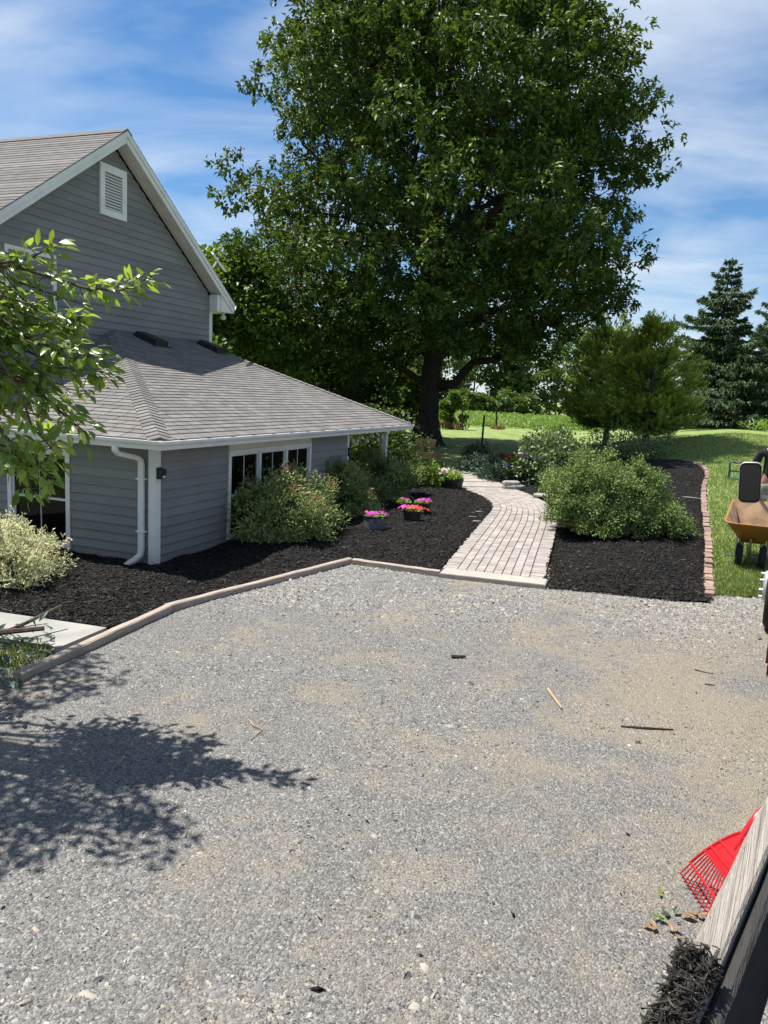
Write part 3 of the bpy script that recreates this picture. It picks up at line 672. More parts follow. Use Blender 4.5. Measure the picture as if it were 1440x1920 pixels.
# windows
def window(axis, s0, s1, z0, z1, lights, label=None):
    """axis 'a': on the long wall (y=0, faces -y); 'b': on the short wall (x=0, faces -x); 'g': gable wall"""
    win = bpy.data.objects.new('window', None); COL.objects.link(win); win.parent = house
    if label: win['label'] = label
    def put(u0, u1, d0, d1, zz0, zz1, mb):
        if axis == 'a': mb.box(u0, u1, -d1, -d0, zz0, zz1)
        elif axis == 'b': mb.box(-d1, -d0, u0, u1, zz0, zz1)
        else: mb.box(u0, u1, GB - d1, GB - d0, zz0, zz1)
        return mb
    cw = 0.07
    mb = MB(); put(s0, s0 + cw, -.02, .034, z0, z1, mb); put(s1 - cw, s1, -.02, .034, z0, z1, mb)
    put(s0 + cw, s1 - cw, -.02, .032, z1 - cw, z1, mb); mb.build('casing', M_white, win)
    mb = MB(); put(s0 - .01, s1 + .01, -.02, .055, z0 - 0.035, z0, mb); mb.build('sill', M_white, win)
    i0, i1, zi0, zi1 = s0 + cw, s1 - cw, z0, z1 - cw
    n = lights; mull = 0.075; wl = (i1 - i0 - mull * (n - 1)) / n
    for k in range(n - 1):
        u = i0 + (k + 1) * wl + k * mull
        put(u, u + mull, -.03, .028, zi0, zi1, mb := MB()); mb.build('mullion', M_white, win)
    for k in range(n):
        u0 = i0 + k * (wl + mull); u1 = u0 + wl; zm = (zi0 + zi1) / 2; sf = 0.028
        for lo, hi, dep in ((zi0, zm + .018, -.012), (zm - .018, zi1, 0.006)):
            mb = MB(); put(u0, u0 + sf, dep - .03, dep, lo, hi, mb); put(u1 - sf, u1, dep - .03, dep, lo, hi, mb)
            put(u0 + sf, u1 - sf, dep - .03, dep - .001, lo, lo + sf, mb); put(u0 + sf, u1 - sf, dep - .03, dep - .001, hi - sf, hi, mb)
            mb.build('sash', M_white, win)
            mb = MB(); put(u0 + sf, u1 - sf, dep - .022, dep - .016, lo + sf, hi - sf, mb); mb.build('pane', M_glass, win)
            mb = MB(); um = (u0 + u1) / 2; put(um - .0045, um + .0045, dep - .016, dep - .006, lo + sf, hi - sf, mb); mb.build('muntin', M_white, win)
        mb = MB(); ns = int((zi1 - zi0) / 0.028)
        for s_ in range(ns):
            z = zi0 + 0.02 + s_ * (zi1 - zi0 - .03) / ns
            put(u0 + .02, u1 - .02, -.085, -.074, z, z + .015, mb)
        mb.build('blind', M_blind, win)
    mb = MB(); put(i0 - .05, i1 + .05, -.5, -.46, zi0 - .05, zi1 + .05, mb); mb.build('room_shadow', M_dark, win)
    return win
window('a', 1.73, 4.53, 0.16, 1.50, 3, 'triple window of the front wing')
window('b', 1.39, 2.51, 0.16, 1.50, 1, 'tall narrow window with drawn blinds')
MB().box(1.73, 4.53, -0.024, 0.0, 1.503, ZS).build('header_board', M_cream, house)
MB().box(-0.024, 0.0, 1.39, 2.51, 1.503, ZS).build('header_board', M_cream, house)

# wing soffit, fascia, gutters
MB().loft([[(-OV + .0, -OV, ZS), (FA, -OV, ZS), (FA, GB, ZS), (-OV, GB, ZS)], [(-OV, -OV, ZS + .02), (FA, -OV, ZS + .02), (FA, GB, ZS + .02), (-OV, GB, ZS + .02)]]).build('soffit', M_soffit, house)
MB().box(-OV - .02, FA, -OV - .02, -OV, ZS - .01, ZE).box(-OV - .02, -OV, -OV, GB, ZS - .01, ZE).box(FA, FA + .02, -OV - .02, GB, ZS - .01, ZE).build('fascia', M_white, house)
prof = [(0.021, -0.012), (0.021, -0.125), (0.075, -0.125), (0.086, -0.085), (0.118, -0.045), (0.122, -0.012), (0.112, -0.010), (0.104, -0.045), (0.072, -0.085), (0.064, -0.112), (0.034, -0.112), (0.034, -0.012)]
mb = MB(); mb.loft([[(-OV - o, -OV - o, ZE + h) for o, h in prof], [(FA + .02, -OV - o, ZE + h) for o, h in prof]]); mb.build('gutter', M_white, house)
mb = MB(); mb.loft([[(-OV - o, -OV - o, ZE + h) for o, h in prof], [(-OV - o, GB + .2, ZE + h) for o, h in prof]]); mb.build('gutter', M_white, house)
for k in range(16):
    x = 0.1 + k * 0.6
    MB().box(x - .008, x + .008, -OV - .115, -OV - .02, ZE - .02, ZE - .008).build('gutter_hanger', M_blackmetal, house)
# downspout on the short wall
def rect_tube(pts, wd, dp):
    mb = MB()
    rings = []
    for i, p in enumerate(pts):
        d = (Vector(pts[min(i + 1, len(pts) - 1)]) - Vector(pts[max(i - 1, 0)])).normalized()
        s_ = Vector((0, 1, 0)) if abs(d.y) < 0.9 else Vector((0, 0, 1))
        s_ = (s_ - d * s_.dot(d)).normalized(); u = d.cross(s_)
        c = .25
        r = []
        for sx, sy in ((-1, -1 + c), (-1 + c, -1), (1 - c, -1), (1, -1 + c), (1, 1 - c), (1 - c, 1), (-1 + c, 1), (-1, 1 - c)):
            r.append(Vector(p) + s_ * sx * wd / 2 + u * sy * dp / 2)
        rings.append(r)
    mb.loft(rings); return mb
ds = rect_tube([(-0.37, .33, ZE - .10), (-0.37, .33, ZE - .17), (-0.33, .32, ZE - .215), (-0.12, .20, ZE - .27), (-0.07, .175, ZE - .31), (-0.06, .17, ZE - .36), (-.06, .17, .9), (-.06, .17, .26), (-.07, .18, .19), (-.12, .22, .13), (-.20, .30, .06), (-.24, .33, .0)], 0.078, 0.062).build('downspout', M_white, house, True)
for z in (1.2, 0.5): MB().box(-.1, -.02, .11, .23, z, z + .02).build('strap', M_white, ds)
# wall lamp on the corner board
lamp = bpy.data.objects.new('wall_lamp', None); COL.objects.link(lamp); lamp.parent = house
mb = MB(); mb.loft([[(-.005, -.11, 1.22), (.075, -.11, 1.22), (.075, -.028, 1.22), (-.005, -.028, 1.22)], [(-.005, -.13, 1.34), (.075, -.13, 1.34), (.075, -.028, 1.37), (-.005, -.028, 1.37)]]); mb.build('lamp_housing', M_black, lamp)
MB().box(.008, .062, -.118, -.111, 1.235, 1.285).build('lamp_lens', M_blind, lamp)
lamp2 = bpy.data.objects.new('wall_lamp', None); COL.objects.link(lamp2); lamp2.parent = house
mb = MB(); mb.box(6.22, 6.27, -.075, -.031, 1.15, 1.3); mb.box(6.205, 6.285, -.09, -.031, 1.3, 1.32); mb.build('lamp_housing', M_black, lamp2)

# ---- wing roof
roof = MB()
fx = lambda t: FA - (t + OV) * (FA - 6.8) / (GB + OV)           # far hip
P0, P1, P2, P3 = (-OV, -OV, ZE), (FA, -OV, ZE), (fx(GB), GB, zr(GB)), (GB, GB, zr(GB))
roof.add([P0, P1, P2, P3], [(0, 1, 2, 3)])
roof.add([(-OV, -OV, ZE), (GB, GB, zr(GB)), (-OV, GB, ZE)], [(0, 1, 2)])
roof.add([P1, (FA, GB, ZE), P2], [(0, 1, 2)])
roof_o = roof.build('roof', M_deck, house)
SH = []
cs = 1 / math.sqrt(1 + RS * RS); nrm = Vector((0, -RS * cs, cs)); nrmL = Vector((-RS * cs, 0, cs))
exs = 0.125 * cs; nC = int((GB + OV) / exs)
Rz = Matrix.Rotation(math.pi / 2 - HOUSE_YAW, 4, 'Z')
def add_sh(plane, t0, t1, u00, u01, u10, u11):
    """tab between slope runs t0 (low) and t1 (high); u00..u01 low edge, u10..u11 high edge"""
    P = (lambda u, t: Vector((u, t, zr(t)))) if plane == 'R' else (lambda u, t: Vector((t, u, zr(t))))
    n = nrm if plane == 'R' else nrmL
    lo0, lo1, hi0, hi1 = P(u00, t0), P(u01, t0), P(u10, t1), P(u11, t1)
    top = [lo0 + n * .016, lo1 + n * .016, hi1 + n * .006, hi0 + n * .006]; bot = [lo0 + n * .002, lo1 + n * .002, hi1 + n * .001, hi0 + n * .001]
    c = Rz @ ((lo0 + hi1) / 2); dist = math.hypot(c.x + HA[0], c.y + HA[1])
    SH.append((dist, bot, top))
tw = 0.305
for k in range(nC + 1):
    t0 = -OV + k * exs - (.03 if k == 0 else 0); t1 = min(-OV + (k + 1) * exs, GB)
    off = (0, .5, .25, .75)[k % 4] * tw + random.uniform(-.012, .012)
    tt0 = max(t0, -OV)
    uL0, uR0, uL1, uR1 = tt0, fx(tt0), t1, fx(t1)
    u = uL0 - tw + off
    while u < uR0:
        a0, a1 = max(u + .006, uL0), min(u + tw - .006, uR0); b0, b1 = max(u + .006, uL1), min(u + tw - .006, uR1)
        if a1 - a0 > .03 and b1 > b0 - .05: add_sh('R', t0, t1, a0, a1, min(b0, b1), b1)
        u += tw
    u = tt0 - tw + off
    while u < GB:
        a0, a1 = max(u + .006, tt0), min(u + tw - .006, GB); b0, b1 = max(u + .006, t1), min(u + tw - .006, GB)
        if a1 - a0 > .03 and b1 > b0 - .05: add_sh('L', t0, t1, a0, a1, min(b0, b1), b1)
        u += tw
SH.sort(key=lambda s_: s_[0])
rest = MB()
for i, (d, bot, top) in enumerate(SH):
    mb = MB() if i < 300 else rest
    mb.loft([bot, top])
    if i < 300: mb.build('shingle', M_shingle, roof_o)
tag(rest.build('shingle', M_shingle, roof_o), kind='stuff')
# hip caps, near hip then far hip
def hipcap(p, q, sideA, sideB, nA, nB, wd=0.15):
    p, q = Vector(p), Vector(q); L = (q - p).length; n = int(L / 0.135); d = (q - p) / L
    for k in range(n):
        a = p + d * (L * k / n - .01); b = p + d * (L * (k + 1) / n + .02)
        lift0, lift1 = .034, .020
        up = (nA + nB).normalized()
        r0 = [a + sideA * wd + nA * lift0, a + up * (lift0 + .008), a + sideB * wd + nB * lift0, a + sideB * wd + nB * (lift0 - .016), a + up * (lift0 - .012), a + sideA * wd + nA * (lift0 - .016)]
        r1 = [b + sideA * wd + nA * lift1, b + up * (lift1 + .008), b + sideB * wd + nB * lift1, b + sideB * wd + nB * .004, b + up * .006, b + sideA * wd + nA * .004]
        MB().loft([r0, r1]).build('hip_cap', M_shingle, roof_o)
def perp_in_plane(n, hip): return n.cross(hip).normalized()
h1 = (Vector(P3) - Vector(P0)).normalized()
sA = perp_in_plane(nrm, h1); sA = sA if sA.x > 0 else -sA
sB = perp_in_plane(nrmL, h1); sB = sB if sB.y > 0 else -sB
hipcap(Vector(P0) + Vector((0, 0, 0)), P3, sA, sB, nrm, nrmL)
h2 = (Vector(P2) - Vector(P1)).normalized()
nF = (Vector((FA, GB, ZE)) - Vector(P1)).cross(Vector(P2) - Vector(P1)).normalized(); nF = nF if nF.z > 0 else -nF
sA = perp_in_plane(nrm, h2); sA = sA if sA.x < 0 else -sA
sB = perp_in_plane(nF, h2); sB = sB if sB.y > 0 else -sB
hipcap(P1, P2, sA, sB, nrm, nF, 0.12)
# box vents under the gable wall
for a in (4.55, 6.72):
    v = bpy.data.objects.new('roof_vent', None); COL.objects.link(v); v.parent = house
    z = zr(3.55); b0, b1 = 3.48, 4.02
    mb = MB(); mb.loft([[(a, b0, zr(b0) + .02), (a + .42, b0, zr(b0) + .02), (a + .42, b1, zr(b1) + .02), (a, b1, zr(b1) + .02)], [(a + .02, b0 - .02, zr(b0) + .13), (a + .40, b0 - .02, zr(b0) + .13), (a + .36, b1 - .06, zr(b1) + .10), (a + .06, b1 - .06, zr(b1) + .10)]]); mb.build('hood', M_black, v)
    MB().box(a - .05, a + .47, b0 - .05, b0 + .12, zr(b0) + .008, zr(b0) + .03).build('flange', M_black, v)

# ---- main block: gable wall
AP, WR, WL, SL = 4.18, 7.49, 0.87, 0.704
ZA = 6.76; ZC = ZA - SL * (WR - AP)            # wall apex, wall top at the corners
gw = MB(); gw.loft([[(WL, GB + .002, -.1), (WR, GB + .002, -.1), (WR, GB + .002, ZC), (AP, GB + .002, ZA), (WL, GB + .002, ZC)], [(WL, GB + 9.5, -.1), (WR, GB + 9.5, -.1), (WR, GB + 9.5, ZC), (AP, GB + 9.5, ZA), (WL, GB + 9.5, ZC)]])
gw_o = gw.build('wall', M_siding, house)
k = 0; z0 = 1.72; exg = 0.1415
while z0 < ZA - .02:
    z1 = min(z0 + exg, ZA)
    def lim(z):
        if z <= ZC: return WL + .09, WR - .09
        h = (ZA - z) / SL; return max(AP - h, WL + .09), min(AP + h, WR - .09)
    (l0, r0), (l1, r1) = lim(z0), lim(z1)
    board('siding_board', M_siding, gw_o, ((l0, GB), (l1, GB)), ((r0, GB), (r1, GB)), (0, -1), z0, z1)
    z0 += exg
for x, s_ in ((WR, -1), (WL, 1)):
    mb = MB(); mb.box(*sorted((x, x + s_ * .085)), GB - .03, GB, 1.6, ZC + .02); mb.box(*sorted((x - s_ * .028, x)), GB - .03, GB + .085, 1.6, ZC + .02); mb.build('corner_board', M_white, house)
# gable vent
vent = bpy.data.objects.new('gable_vent', None); COL.objects.link(vent); vent.parent = house
va0, va1, vz0, vz1 = 3.76, 4.49, 5.50, 6.42
mb = MB(); mb.box(va0, va0 + .12, GB - .055, GB - .002, vz0, vz1).box(va1 - .12, va1, GB - .055, GB - .002, vz0, vz1).box(va0 + .12, va1 - .12, GB - .054, GB - .002, vz0, vz0 + .12).box(va0 + .12, va1 - .12, GB - .054, GB - .002, vz1 - .14, vz1); mb.build('vent_frame', M_white, vent)
MB().box(va0 + .1, va1 - .1, GB - .006, GB - .001, vz0 + .1, vz1 - .1).build('vent_back', M_dark, vent)
for k in range(12):
    z = vz0 + .135 + k * (vz1 - vz0 - .28) / 12
    MB().loft([[(va0 + .12, GB - .05, z), (va0 + .12, GB - .042, z - .006), (va0 + .12, GB - .012, z + .034), (va0 + .12, GB - .018, z + .038)], [(va1 - .12, GB - .05, z), (va1 - .12, GB - .042, z - .006), (va1 - .12, GB - .012, z + .034), (va1 - .12, GB - .018, z + .038)]]).build('louvre_slat', M_white, vent)
window('g', 1.55, 2.66, 3.35, 4.55, 1, 'upper window in the gable wall')
# main roof
RO = 0.30; ER = 0.52; zR = ZA + .31
def mr_z(a): return zR - SL * abs(a - AP)
mroof = bpy.data.objects.new('roof', None); COL.objects.link(mroof); mroof.parent = house
y0, y1 = GB - RO, GB + 9.8
eL, eR = WL - ER, WR + ER
th = .10
mb = MB(); mb.loft([[(eL, y0, mr_z(eL) - .012), (AP, y0, zR - .012), (eR, y0, mr_z(eR) - .012), (eR, y0, mr_z(eR) - th), (AP, y0, zR - th - .02), (eL, y0, mr_z(eL) - th)], [(eL, y1, mr_z(eL) - .012), (AP, y1, zR - .012), (eR, y1, mr_z(eR) - .012), (eR, y1, mr_z(eR) - th), (AP, y1, zR - th - .02), (eL, y1, mr_z(eL) - th)]]); mb.build('roof_deck', M_deck, mroof)
csg = 1 / math.sqrt(1 + SL * SL)
for sgn in (-1, 1):
    n = Vector((sgn * SL * csg, 0, csg)); wdt = (AP - eL); nk = int(wdt / csg / 0.13)
    for k in range(nk):
        a0 = AP + sgn * wdt * (1 - k / nk); a1 = AP + sgn * wdt * (1 - (k + 1) / nk)
        lo = Vector((a0, 0, mr_z(a0))); hi = Vector((a1, 0, mr_z(a1))); j = random.uniform(-.004, .004)
        r = [lo + n * -.008, lo + n * (.011 + j * .6), hi + n * .004, hi + n * -.010]
        MB().loft([[p + Vector((0, y0 - .025, 0)) for p in r], [p + Vector((0, y1, 0)) for p in r]]).build('shingle_course', M_shingle, mroof)
MB().loft([[(AP - .14, y0 - .03, zR - .07), (AP, y0 - .03, zR + .03), (AP + .14, y0 - .03, zR - .07), (AP, y0 - .03, zR + .01)], [(AP - .14, y1, zR - .07), (AP, y1, zR + .03), (AP + .14, y1, zR - .07), (AP, y1, zR + .01)]]).build('ridge_cap', M_shingle, mroof)
# rake trim (two steps), soffit and returns
def rake(nm, mat, y_a, y_b, d0, d1, parent=mroof):
    for sgn in (-1, 1):
        e = AP + sgn * (WR + ER - AP)
        mb = MB(); mb.loft([[(AP, y, zR - d0), (AP, y, zR - d1), (e, y, mr_z(e) - d1), (e, y, mr_z(e) - d0)] for y in (y_a, y_b)]); mb.build(nm, mat, parent)
rake('rake_board', M_white, y0 - .028, y0 - .004, .014, .115)
rake('rake_board', M_white, y0 - .004, y0 + .022, .10, .225)
rake('rake_soffit', M_soffit, y0 + .022, GB - .002, .205, .222)
for sgn, wx in ((1, WR), (-1, WL)):
    e = wx + sgn * ER
    mb = MB(); mb.loft([[(wx + sgn * .03, y, mr_z(wx) - .20), (e, y, mr_z(e) - .10), (e, y, mr_z(e) - .225), (wx + sgn * .03, y, mr_z(e) - .235)] for y in (y0 + .024, y0 + .06)]); mb.build('eave_return', M_white, mroof)
    MB().box(*sorted((wx - sgn * .10, wx + sgn * .24)), y0 + .06, GB - .031, mr_z(e) - .235, mr_z(wx) - .235).build('eave_return', M_white, mroof)
    MB().box(*sorted((wx, e)), GB, y1, mr_z(e) - .235, mr_z(e) - .215).build('eave_soffit', M_soffit, mroof)
    pg = [(sgn * o, h) for o, h in prof]
    MB().loft([[(e + o, y, mr_z(e) + h - .02) for o, h in pg] for y in (y0, y1)]).build('gutter', M_white, mroof)
# small fittings on the main block
an = bpy.data.objects.new('antenna_panel', None); COL.objects.link(an); an.parent = house
zt = mr_z(7.1)
MB().tube([(7.1, y0 + .05, zt), (7.16, y0 - .02, zt + .12), (7.22, y0 - .05, zt + .28)], .018, 8).build('mast', M_white, an)
mb = MB(); mb.loft([[(6.95, y0 - .1, zt + .30), (7.0, y0 - .02, zt + .34), (7.62, y0 + .05, zt + .06), (7.60, y0 - .04, zt + .02)], [(6.97, y0 - .1, zt + .34), (7.02, y0 - .02, zt + .38), (7.64, y0 + .05, zt + .08), (7.62, y0 - .04, zt + .05)]]); mb.build('panel', M_white, an)
sc_ = bpy.data.objects.new('security_camera', None); COL.objects.link(sc_); sc_.parent = house
zc = mr_z(WR + ER) - .235
MB().tube([(WR + .38, y0 + .2, zc), (WR + .38, y0 + .2, zc - .07)], .035, 10).build('bracket', M_white, sc_)
MB().lathe([(0.001, -.16), (.045, -.14), (.065, -.10), (.065, -.07), (.001, -.06)], (WR + .38, y0 + .2, zc), 14).build('dome', M_white, sc_, True)
MB().tube([(7.58, GB + .6, 2.2), (7.58, GB + .6, 3.55)], .04, 10).build('vent_pipe', M_white, house)
# porch floor
MB().box(6.3, 9.0, 0.1, GB, -0.15, 0.03).build('porch_floor', M_conc, house)

# string of bulbs under the porch eave
sl_o = empty('string_lights', (*hp(6.4, -0.1), 0), math.pi / 2 - HOUSE_YAW, 'white round bulbs strung under the porch eave', 'string lights')
pts = [];
for k in range(25):
    u = k / 24; pts.append((u * 1.95, 0.12, 1.60 - 0.10 * abs(math.sin(u * math.pi * 3)) - .02))
MB().tube(pts, 0.006, 5).build('cord', M_black, sl_o)
M_bulb = pm('bulb_glass', (0.75, 0.75, 0.72), rough=0.2, spec=0.6)
for k in (2, 5, 8, 12, 16, 20, 23):
    p = pts[k]; MB().lathe([(.001, -.125), (.03, -.11), (.042, -.08), (.032, -.045), (.014, -.03), (.014, 0), (.001, 0)], p, 12).build('bulb', M_bulb, sl_o, True)
# ------------------------------------------------------------------ vegetation
LM_oak = leafmat('oak_leaf', [(0.0209, 0.041, 0.0095), (0.0394, 0.073, 0.0137), (0.0673, 0.114, 0.0189), (0.1276, 0.1881, 0.0315)], trans=0.26, rough=0.5, spec=0.3)
LM_maple = leafmat('maple_leaf', [(0.055, 0.099, 0.0198), (0.0935, 0.1595, 0.0286), (0.143, 0.22, 0.0385)], trans=0.35)
LM_far = leafmat('far_leaf', [(0.05, 0.09, 0.022), (0.085, 0.14, 0.032), (0.13, 0.20, 0.045)], trans=0.3)
LM_spruce = leafmat('spruce_needle', [(0.0333, 0.0646, 0.027), (0.0594, 0.1064, 0.0405), (0.101, 0.161, 0.0619)], trans=0.12, rough=0.6)
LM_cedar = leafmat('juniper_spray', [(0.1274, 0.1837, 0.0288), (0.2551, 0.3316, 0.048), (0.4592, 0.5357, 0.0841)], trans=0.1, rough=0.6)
LM_box = leafmat('clipped_leaf', [(0.0548, 0.0957, 0.0235), (0.1035, 0.1658, 0.0417), (0.1704, 0.2423, 0.0717), (0.2434, 0.3187, 0.1174)], trans=0.18, rough=0.55, spec=0.2)
LM_spirea = leafmat('spirea_leaf', [(0.0765, 0.1284, 0.0394), (0.1531, 0.2247, 0.0683), (0.2525, 0.321, 0.1061), (0.352, 0.321, 0.144)], trans=0.2, rough=0.5)
LM_spflower = leafmat('spirea_flower', [(0.26, 0.12, 0.075), (0.34, 0.14, 0.10), (0.6, 0.10, 0.17)], trans=0.25, rough=0.7)
LM_rose = leafmat('hibiscus_leaf', [(0.0575, 0.0978, 0.0287), (0.115, 0.1725, 0.0517), (0.207, 0.276, 0.1035)], trans=0.22, rough=0.4, spec=0.5)
LM_bright = leafmat('bright_leaf', [(0.10, 0.17, 0.03), (0.17, 0.27, 0.05), (0.25, 0.36, 0.09)], trans=0.35, rough=0.4)
LM_willow = leafmat('variegated_leaf', [(0.20, 0.25, 0.09), (0.42, 0.45, 0.22), (0.62, 0.62, 0.38), (0.72, 0.70, 0.5)], trans=0.35, rough=0.5)
LM_cherry = leafmat('cherry_leaf', [(0.0886, 0.1518, 0.0278), (0.1392, 0.2213, 0.038), (0.1898, 0.2846, 0.0506), (0.253, 0.3416, 0.0633)], trans=0.5, rough=0.3, spec=0.6)
LM_hosta = leafmat('shade_leaf', [(0.03, 0.06, 0.03), (0.06, 0.10, 0.06), (0.10, 0.15, 0.10)], trans=0.25)
LM_red = leafmat('heuchera_leaf', [(0.10, 0.03, 0.02), (0.20, 0.06, 0.03), (0.16, 0.13, 0.03)], trans=0.25)
LM_corn = leafmat('corn_leaf', [(0.1, 0.1748, 0.0385), (0.15, 0.2484, 0.055), (0.22, 0.3312, 0.088)], trans=0.3, rough=0.45)
LM_purple = leafmat('purple_petal', [(0.20, 0.08, 0.42), (0.30, 0.14, 0.55), (0.42, 0.28, 0.62)], trans=0.3, rough=0.6)
LM_magenta = leafmat('magenta_petal', [(0.42, 0.012, 0.30), (0.60, 0.025, 0.46), (0.7, 0.08, 0.58)], trans=0.3, rough=0.6)
LM_coral = leafmat('coral_petal', [(0.65, 0.045, 0.05), (0.78, 0.10, 0.08), (0.8, 0.16, 0.14)], trans=0.3, rough=0.6)
LM_pale = leafmat('pale_petal', [(0.45, 0.32, 0.4), (0.6, 0.5, 0.5), (0.65, 0.6, 0.55)], trans=0.3, rough=0.6)
LM_dry = leafmat('dry_grass', [(0.20, 0.13, 0.07), (0.30, 0.2, 0.11), (0.26, 0.2, 0.09)], trans=0.2)

def clump_cloud(centers, radii, per, flat=0.75, shell=0.35):
    """leaves round each clump centre; returns positions and outward directions"""
    C = np.repeat(centers, per, 0); Rr = np.repeat(radii, per)
    d = rdir(len(C)); d[:, 2] *= flat
    r = Rr * (shell + (1 - shell) * rng.random(len(C)) ** 0.6)
    return C + d * r[:, None], unit(d)

def branch(mb, p, q, r0, r1, sag=0.0, n=6, wob=0.0, sides=6):
    p = np.array(p, float); q = np.array(q, float); pts = []; L = np.linalg.norm(q - p)
    for i in range(n + 1):
        t = i / n; c = p + (q - p) * t; c = c + np.array([0, 0, sag * L * math.sin(math.pi * t)])
        if 0 < i < n: c = c + rng.normal(0, wob * L, 3)
        pts.append(c)
    mb.tube(pts, [r0 + (r1 - r0) * i / n for i in range(n + 1)], sides)
    return pts

# ---- the big oak
ob = gp(800, 836); OX, OY = float(ob[0]), float(ob[1])
oak = empty('oak_tree', (OX, OY, 0), 0, 'huge spreading oak with dark trunk towering over the lawn', 'tree')
PROF = [(2.9, 2.0), (3.6, 4.6), (4.6, 7.0), (6.0, 9.0), (8.0, 10.4), (11.0, 10.7), (13.5, 10.0), (16.0, 8.6), (18.5, 7.2), (21.0, 5.4), (23.0, 3.2), (24.2, 0.8)]
def orad(z): return np.interp(z, [p[0] for p in PROF], [p[1] for p in PROF])
cl = []
tries = 0
while len(cl) < 650 and tries < 60000:
    tries += 1
    z = 3.4 + 20.6 * rng.random(); th = rng.uniform(0, 2 * math.pi)
    f = rng.random() ** 0.42
    R = float(orad(z)) * (0.88 + 0.16 * vnoise(th * 2.2, z * 0.35, 71)) * f
    if f < 0.42 and rng.random() < .6: continue
    x, y = R * math.cos(th), R * math.sin(th)
    if x > -1.5 and z < 4.3 + .14 * max(x, 0): continue
    if y < 0: y *= 1.18
    if z < 5.0 and R < 2.8: continue
    p = np.array([x * (.85 if x > 0 else .97) + 0.2, y, z])
    if cl and min(np.linalg.norm((np.array(cl)[:, :3] - p) * [1, 1, 1.25], axis=1)) < .93: continue
    cl.append(p)
cl = np.array(cl); cr_ = rng.uniform(0.85, 1.45, len(cl))
per = 315
P_, D_ = clump_cloud(cl, cr_, per, 0.62, 0.25)
# tufts of the clump: leaves gather into star-like sprays
tuft = rng.integers(0, 26, len(P_)); base = np.repeat(cl, per, 0)
td = rdir(26 * len(cl)).reshape(len(cl), 26, 3); td[..., 2] = td[..., 2] * 0.6
tr_ = rng.uniform(0.45, 1.12, (len(cl), 26))
ci = np.repeat(np.arange(len(cl)), per)
tc_ = base + td[ci, tuft] * (tr_[ci, tuft] * cr_[ci])[:, None]
P_ = tc_ + rng.normal(0, 0.10, P_.shape)
out = unit(td[ci, tuft] * [1, 1, .5] + rdir(len(P_)) * 1.1 + np.array([0, 0, -.05]))
nrm_ = unit(rdir(len(P_)) * 0.75 + np.array([0, 0, 1.0]) + td[ci, tuft] * 0.4)
hv = np.repeat(rng.random(len(cl)), per) * 0.35
var = np.clip(rng.random(len(P_)) * 0.65 + hv, 0, 1)
leafcloud('crown', P_, out, nrm_, rng.uniform(0.18, 0.31, len(P_)), rng.uniform(0.09, 0.15, len(P_)), LM_oak, oak, var, fold=0.2, droop=0.2)
mb = MB()
prf = [(-.3, 1.05), (0.0, .88), (.25, .70), (.7, .56), (1.4, .48), (2.6, .445), (3.6, .44), (4.6, .46), (5.6, .42), (7.0, .36), (10, .26), (14, .18), (18, .10), (22, .03)]
rings = []
for z, r in prf:
    rings.append([((r * (1 + 0.10 * math.sin(5 * t + z * .4) * (1.6 if z < .8 else .55) + .04 * math.sin(11 * t))) * math.cos(t) + (0.12 * math.sin(z * .5) if z > 4 else 0), (r * (1 + 0.1 * math.cos(4 * t))) * math.sin(t), z) for t in [2 * math.pi * k / 28 for k in range(28)]])
mb.loft(rings); mb.build('trunk', M_bark, oak, True)
mb = MB()
limb_pts = []
def limb(p, q, r0, r1, sag, wob=.02, n=9):
    pts = branch(mb, p, q, r0, r1, sag, n, wob, 8); limb_pts.extend([(np.array(a_), r0 + (r1 - r0) * i / n) for i, a_ in enumerate(pts)])
limb((0.35, -.1, 2.9), (5.8, -.5, 6.6), .24, .08, -0.03)         # the low limb on the right
limb((-.35, -.1, 3.0), (-3.8, -1.2, 4.6), .17, .06, 0.05)
limb((-.3, .1, 4.4), (-7.2, .6, 7.2), .22, .05, .06)
for k in range(15):
    th = k * 2.39996 + .5; z0 = 4.4 + 6.5 * (k / 15); z1 = z0 + rng.uniform(3.5, 7.0); Rk = float(orad(min(z1, 22))) * rng.uniform(.62, .8)
    limb((.25 * math.cos(th), .25 * math.sin(th), z0), (Rk * math.cos(th), Rk * math.sin(th), min(z1, 21)), .26 - .008 * k, .05, rng.uniform(-.06, .06))
for k in range(6):
    th = k * 1.05 + .2; limb((.2 * math.cos(th), .2 * math.sin(th), 5.6 + .3 * k), (2.8 * math.cos(th), 2.8 * math.sin(th), 17 + rng.uniform(-2, 3)), .24, .06, .0)
LP = np.array([a_ for a_, r in limb_pts]); LR = np.array([r for a_, r in limb_pts])
for c in cl:
    d = np.linalg.norm(LP - (c - [0, 0, .8]), axis=1) + (LP[:, 2] > c[2] + .3) * 3; i = int(d.argmin())
    branch(mb, LP[i], c, min(.05, LR[i] * .6), .012, rng.uniform(-.05, .05), 4, .03, 4)
mb.build('branches', M_bark, oak, True)

